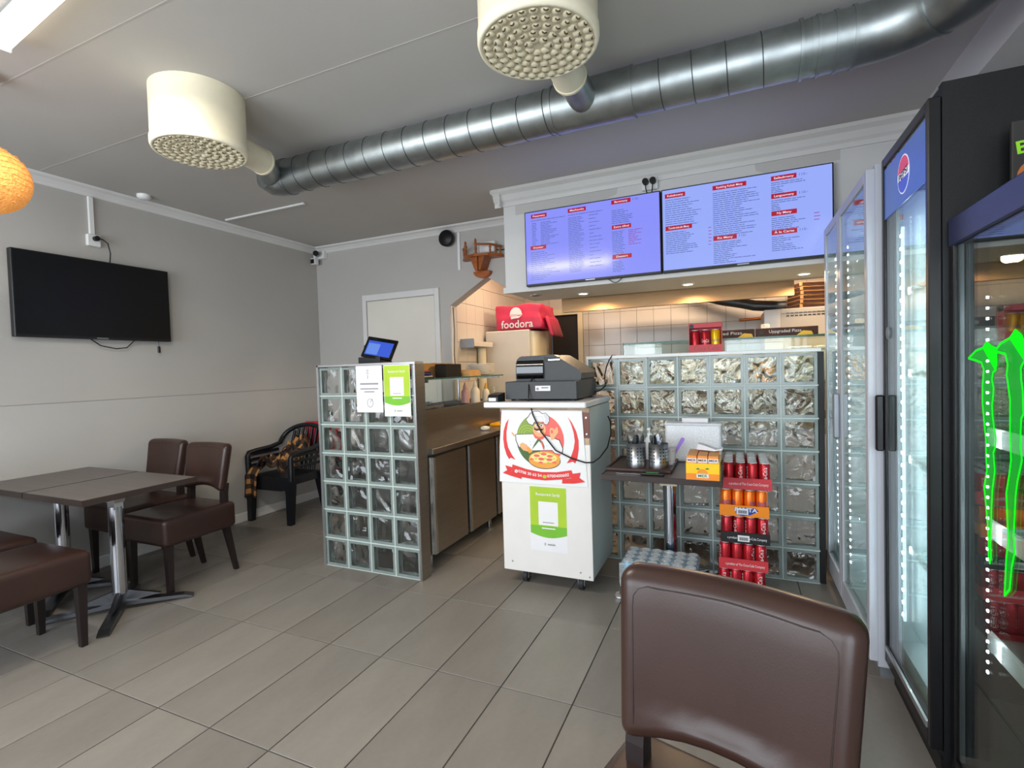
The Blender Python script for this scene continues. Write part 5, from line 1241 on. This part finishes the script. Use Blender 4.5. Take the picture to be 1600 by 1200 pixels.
c2 = [(-1.792, 1.368), (-1.815, 1.381), (-1.859, 1.392), (-1.885, 1.41), (-1.914, 1.395), (-1.926, 1.377), (-1.943, 1.364), (-1.926, 1.357), (-1.926, 1.338), (-1.91, 1.32), (-1.912, 1.293), (-1.919, 1.268), (-1.922, 1.213), (-1.912, 1.2), (-1.91, 1.169), (-1.91, 1.131), (-1.916, 1.104), (-1.895, 1.048), (-1.887, 1.011), (-1.882, 0.957), (-1.878, 0.911), (-1.883, 0.873), (-1.869, 0.832), (-1.859, 0.773), (-1.833, 0.746), (-1.837, 0.788), (-1.842, 0.845), (-1.851, 0.893), (-1.847, 0.947), (-1.842, 1.009), (-1.856, 1.057), (-1.865, 1.095), (-1.86, 1.143), (-1.86, 1.197), (-1.86, 1.241), (-1.846, 1.294), (-1.843, 1.301), (-1.848, 1.327), (-1.837, 1.354), (-1.792, 1.36)]
c3 = [(2 * -1.868 - y + .012, z - .006) for y, z in c1]
gx = x0 + .0055
for c in (c1, c2, c3):
    m = MB().prism(c, gx - .0008, gx, 'yz').build('claw_mark', 'green_soft', t)
    b = MB()
    for k in range(len(c)):
        p, q = c[k], c[(k + 1) % len(c)]; dy, dz = q[0] - p[0], q[1] - p[1]; L = math.hypot(dy, dz); ny2, nz2 = -dz / L * .0026, dy / L * .0026
        b.prism([(p[0] - ny2, p[1] - nz2), (q[0] - ny2, q[1] - nz2), (q[0] + ny2, q[1] + nz2), (p[0] + ny2, p[1] + nz2)], gx - .0016, gx - .0009, 'yz')
    b.build('glowing_edge', 'green_glow', m)
    top = [q for q in c if q[1] > (1.352 if c is c2 else 1.345)]
    if c is not c2: capz = [(c[2][0], c[2][1]), c[3], c[4], c[5], c[6], c[7]]
    else: capz = [c[2], c[3], c[4], c[5], c[6], c[7], c[8]]
    MB().prism(capz, gx - .0026, gx - .0018, 'yz').build('glowing_tip', 'green_glow', m)
for z in (.50, .84, 1.115):
    MB().box(x0 + .09, x1 - .05, ya + .035, yb - .035, z - .012, z).build('shelf', 'frame_black', t); MB().box(x0 + .075, x0 + .09, ya + .035, yb - .035, z - .030, z + .022, 0, .002).build('shelf_edge', 'clear_plastic', t)
led_strip(t, x0 + .055, -1.615, .42, 1.52, .030, False, .0036)
for k, (z, col, txt, lab) in enumerate(((1.116, 'dark', None, 'dark can on the top shelf of the cooler with the green claw mark'), (.841, 'leaf_print', None, 'green can on the middle shelf of the cooler with the green claw mark'), (.501, 'yellow_can', None, 'yellow can on the low shelf of the cooler with the green claw mark'))):
    for j in range(5):
        p = (x0 + .17, ya + .10 + .085 * j, z + .0005)
        o = make_can(lab, col, loc=p, rz=-PI / 2, group=lab.split(' on ')[1]) if j == 0 else dup(o, p)
# small advertising board standing on the low cooler
t = thing('advert_board', 'dark board with green lettering and a burger picture on the low black cooler', 'sign', (1.775, -1.56, 1.766), 0)
MB().box(-.105, .16, -.008, .008, 0, .245, 0, .003).build('board', 'sign_dark', t)
b = MB(); b.text('BURGER', .05, (.012, -.0084, .178), FACE_FRONT, 0, .02, width=.222, rot=.12)
b.prism([(-.035 + .06 * math.cos(math.radians(a)), .088 + .05 * math.sin(math.radians(a))) for a in range(0, 181, 15)], -.0092, -.008, 'xz', 1); b.prism([(-.099, .082), (.04, .086), (.035, .072), (-.095, .068)], -.0096, -.008, 'xz', 2)
b.prism([(-.09, .064), (.03, .066), (.025, .049), (-.08, .044)], -.0094, -.008, 'xz', 1); b.build('print', ['sign_green', 'burger', 'sign_green'], t)

# ------------------------------------------------------------------ tables and chairs of the dining corner
def dining_table(label, loc):
    t = thing('dining_table', label, 'table', loc, 0, 'dining tables along the grey wall')
    MB().box(-.287, .287, -.297, .297, .715, .745, 0, .004).build('tabletop', 'table_top', t)
    b = MB(); b.box(-.290, .290, -.300, -.2965, .712, .7445); b.box(-.290, .290, .2965, .300, .712, .7445); b.box(-.290, -.2865, -.2965, .2965, .712, .7445); b.box(.2865, .290, -.2965, .2965, .712, .7445); b.build('edge_band', 'table_edge', t)
    MB().cyl((0, 0, .10), (0, 0, .615), .038, n=24).build('column', 'chrome', t)
    b = MB(); b.box(-.034, .034, -.024, .024, .60, .66); b.prism([(-.04, .64), (.04, .64), (.075, .713), (-.075, .713)], -.028, .028, 'xz'); b.box(-.11, .11, -.05, .05, .705, .714); b.build('tilt_bracket', 'alu', t)
    for k in range(4):
        a = PI / 4 + k * PI / 2 + .08
        f = MB(); f.X = rotz(a); f.prism([(0, .055), (.32, .028), (.365, .012), (.36, .004), (.32, .010), (0, .030)], -.028, .028, 'xz'); f.prism([(0, .12), (.05, .11), (.20, .06), (.0, .04)], -.012, .012, 'xz'); f.build('base_foot', 'foot_metal', t)
    return t
dining_table('dark brown dining table nearer the room, touching the other table', (-2.397, -1.735, 0))
dining_table('dark brown dining table against the grey wall', (-2.985, -1.735, 0))
def chair_proto():
    t = thing('dining_chair', 'x', 'chair', (0, 0, -9), 0, 'brown upholstered dining chairs')
    b = MB(); b.rbox((0, .018, .404), (.224, .247, .088), .030, 3, 5, lambda x, y, z: (x * (1 - .03 * (y + .2) / .4 * (y > 0)), y, z + (.012 * (1 - (x / .222) ** 2) * (1 - (y / .222) ** 2) if z > 0 else 0))); b.build('seat', 'leather_seat', t)
    def bend(x, y, z): return (x * (1 + .05 * (z / .165)), y - .55 * x * x + .16 * z + .02, z + (-.10 * x * x if z > 0 else .0) + ((.035 * (1 - (x / .2) ** 2)) if z < -.1 else 0))
    b = MB(); b.rbox((0, .215, .73), (.203, .036, .165), .034, 4, 7, bend); b.build('backrest', 'leather', t)
    b = MB(); pts = [];
    for (x, z) in [(-.178, -.13), (-.179, 0), (-.18, .10), (-.178, .125), (-.168, .140), (-.15, .147)] + [(k * .025, .150 - .004 * abs(k) / 5) for k in range(-5, 6)] + [(.15, .147), (.168, .140), (.178, .125), (.18, .10), (.179, 0), (.178, -.13)]:
        p = bend(x * .94, -.0352, z * .92 if z > 0 else z); pts.append((p[0], p[1] + .215, p[2] + .73))
    b.tube(pts, .0015, 5); b.build('seam', 'seam', t)
    for s in (-1, 1):
        f = MB(); w0, w1 = .021, .014; x, y = s * .185, -.185
        f.add([(x - w0, y - w0, .325), (x + w0, y - w0, .325), (x + w0, y + w0, .325), (x - w0, y + w0, .325), (x - w1, y - w1, 0), (x + w1, y - w1, 0), (x + w1, y + w1, 0), (x - w1, y + w1, 0)], [(0, 1, 5, 4), (1, 2, 6, 5), (2, 3, 7, 6), (3, 0, 4, 7), (0, 1, 2, 3), (4, 5, 6, 7)]); f.build('leg', 'dark_wood', t)
        f = MB(); path = [(.275, 0), (.245, .15), (.215, .30), (.205, .42), (.208, .55), (.218, .62)]
        for k in range(len(path) - 1):
            (ya_, za), (yb_, zb) = path[k], path[k + 1]; a = .013 + .006 * min(1, za / .3); c = .013 + .006 * min(1, zb / .3); x = s * .172
            f.add([(x - a, ya_ - a, za), (x + a, ya_ - a, za), (x + a, ya_ + a, za), (x - a, ya_ + a, za), (x - c, yb_ - c, zb), (x + c, yb_ - c, zb), (x + c, yb_ + c, zb), (x - c, yb_ + c, zb)], [(0, 1, 5, 4), (1, 2, 6, 5), (2, 3, 7, 6), (3, 0, 4, 7)] + ([(0, 1, 2, 3)] if k == 0 else []) + ([(4, 5, 6, 7)] if k == len(path) - 2 else []))
        f.build('leg', 'dark_wood', t)
    return t
ch = chair_proto()
ch.location = (-2.465, -1.335, 0); ch['label'] = 'brown leather dining chair on the far side of the nearer table, facing the shop windows'
dup(ch, (-3.02, -1.275, 0), -.02, 'brown leather dining chair behind the table that touches the grey wall')
dup(ch, (-2.305, -2.245, 0), PI + .04, 'brown leather dining chair whose square seat corner is nearest the camera at the tables')
dup(ch, (-2.87, -2.22, 0), PI, 'dark brown seat pushed under the table against the grey wall')
o = dup(ch, (.862, -2.685, 0), math.radians(-15), 'large brown leather chair close to the camera, showing its padded back'); o.scale = (1.03, 1.03, 1.045)
for c_ in o.children:
    if c_.name.startswith('seat'): c_.location = (-.012, .040, .016)

# ------------------------------------------------------------------ black plastic armchair with a flannel blanket
t = thing('plastic_armchair', 'black plastic garden armchair holding a checked blanket', 'chair', (-2.985, .03, 0), .02)
b = MB(); b.prism([(-.225, -.20), (.225, -.20), (.215, .19), (-.215, .19)], .405, .425, 'xy'); b.build('seat', 'chair_plastic', t)
b = MB(); b.prism([(-.235, .425), (-.235, .32), (-.15, .30), (.15, .30), (.235, .32), (.235, .425)], -.212, -.200, 'xz'); b.box(-.235, -.222, -.2, .19, .35, .425); b.box(.222, .235, -.2, .19, .35, .425); b.build('apron', 'chair_plastic', t)
def pleg(x0, y0, x1, y1, z1):
    f = MB(); a, c = .024, .042
    f.add([(x0 - a, y0 - a, 0), (x0 + a, y0 - a, 0), (x0 + a, y0 + a, 0), (x0 - a, y0 + a, 0), (x1 - c, y1 - c * .7, z1), (x1 + c, y1 - c * .7, z1), (x1 + c, y1 + c * .7, z1), (x1 - c, y1 + c * .7, z1)], [(0, 1, 5, 4), (1, 2, 6, 5), (2, 3, 7, 6), (3, 0, 4, 7), (0, 1, 2, 3), (4, 5, 6, 7)]); return f
for s in (-1, 1):
    f = pleg(s * .245, -.21, s * .245, -.19, .42); f.build('leg', 'chair_plastic', t); pleg(s * .225, .25, s * .215, .18, .42).build('leg', 'chair_plastic', t)
    b = MB(); arm = [(s * .262, -.20, .40), (s * .268, -.205, .60), (s * .268, -.19, .635), (s * .268, -.10, .645), (s * .262, .05, .655), (s * .25, .16, .68)]
    b.tube(arm, .02, 8, radii=[.03, .024, .022, .022, .021, .02]); b.build('armrest', 'chair_plastic', t)
    b = MB()
    for z in (.50, .555, .605): b.box(s * .262 - .008, s * .262 + .008, -.17, .15, z, z + .026, 0, .004)
    b.build('side_slat', 'chair_plastic', t)
b = MB()
for k in range(7):
    x = -.165 + .055 * k; ztop = .83 - .9 * x * x * 1.6
    b.tube([(x * .95, .175, .43), (x, .20, .55), (x * 1.05, .245, .68), (x * 1.05, .285, ztop)], .015, 6)
b.build('back_slat', 'chair_plastic', t)
b = MB(); pts = [(s_ * .25, .16, .68) for s_ in (-1,)] + [(.27 * math.sin(math.radians(a)), .17 + .125 * math.cos(math.radians(a * .9)), .685 + .165 * math.cos(math.radians(a)) ** .8) for a in range(-80, 81, 10)] + [(.25, .16, .68)]
b.tube(pts, .023, 8); b.build('back_rim', 'chair_plastic', t)
# blanket: a crumpled sheet over the seat, one corner hanging over the front edge
V = []; UVs = []; nu, nv = 26, 34
for j in range(nv):
    v = j / (nv - 1)
    for i in range(nu):
        u = i / (nu - 1)
        x = -.20 + .36 * u + .10 * v * (1 - u) - .02; y = -.205 + .40 * v; z = .445
        z += .045 * math.sin(u * 13 + v * 5) ** 2 + .04 * math.sin(v * 17 + u * 4) ** 2 + .30 * max(0, v - .35) ** 1.2 + .10 * math.sin(PI * u)
        y += .018 * math.sin(u * 17); x += .015 * math.sin(v * 21 + u * 3)
        V.append((x, y, z)); UVs.append((u * .55, v * .7))
F = [(j * nu + i, j * nu + i + 1, (j + 1) * nu + i + 1, (j + 1) * nu + i) for j in range(nv - 1) for i in range(nu - 1)]
nb = len(V); hu, hv = 10, 16
for j in range(hv):
    v = j / (hv - 1)
    for i in range(hu):
        u = i / (hu - 1); x = -.275 + .155 * u - .015 * v; ang = min(1, v * 3.2)
        y = -.17 - .075 * ang + .008 * math.sin(u * 9 + v * 3); z = .475 + .02 * math.sin(u * 3) - max(0, v - .15) * .30 + .02 * (1 - ang); V.append((x, y, z)); UVs.append((u * .165 + .02, v * .36))
F += [(nb + j * hu + i, nb + j * hu + i + 1, nb + (j + 1) * hu + i + 1, nb + (j + 1) * hu + i) for j in range(hv - 1) for i in range(hu - 1)]
mb = MB(); mb.add(V, F, 0, True); o = mb.build('blanket', 'plaid', loc=(-2.985, .03, 0)); tag(o, 'brown and black checked blanket heaped on the plastic armchair', 'blanket')
uvl = o.data.uv_layers.new(name='UVMap')
for lp in o.data.loops: uvl.data[lp.index].uv = UVs[lp.vertex_index]
so_ = o.modifiers.new('thick', 'SOLIDIFY'); so_.thickness = .012
b = MB(); b.rbox((0, 0, 0), (.16, .03, .16), .028, 2, 4, lambda x, y, z: (x + .02 * math.sin(z * 20), y + .02 * math.sin(x * 14), z)); o = b.build('red_garment', 'red_cloth', loc=(-2.90, .36, .72)); tag(o, 'red garment hanging behind the back of the plastic armchair', 'garment')
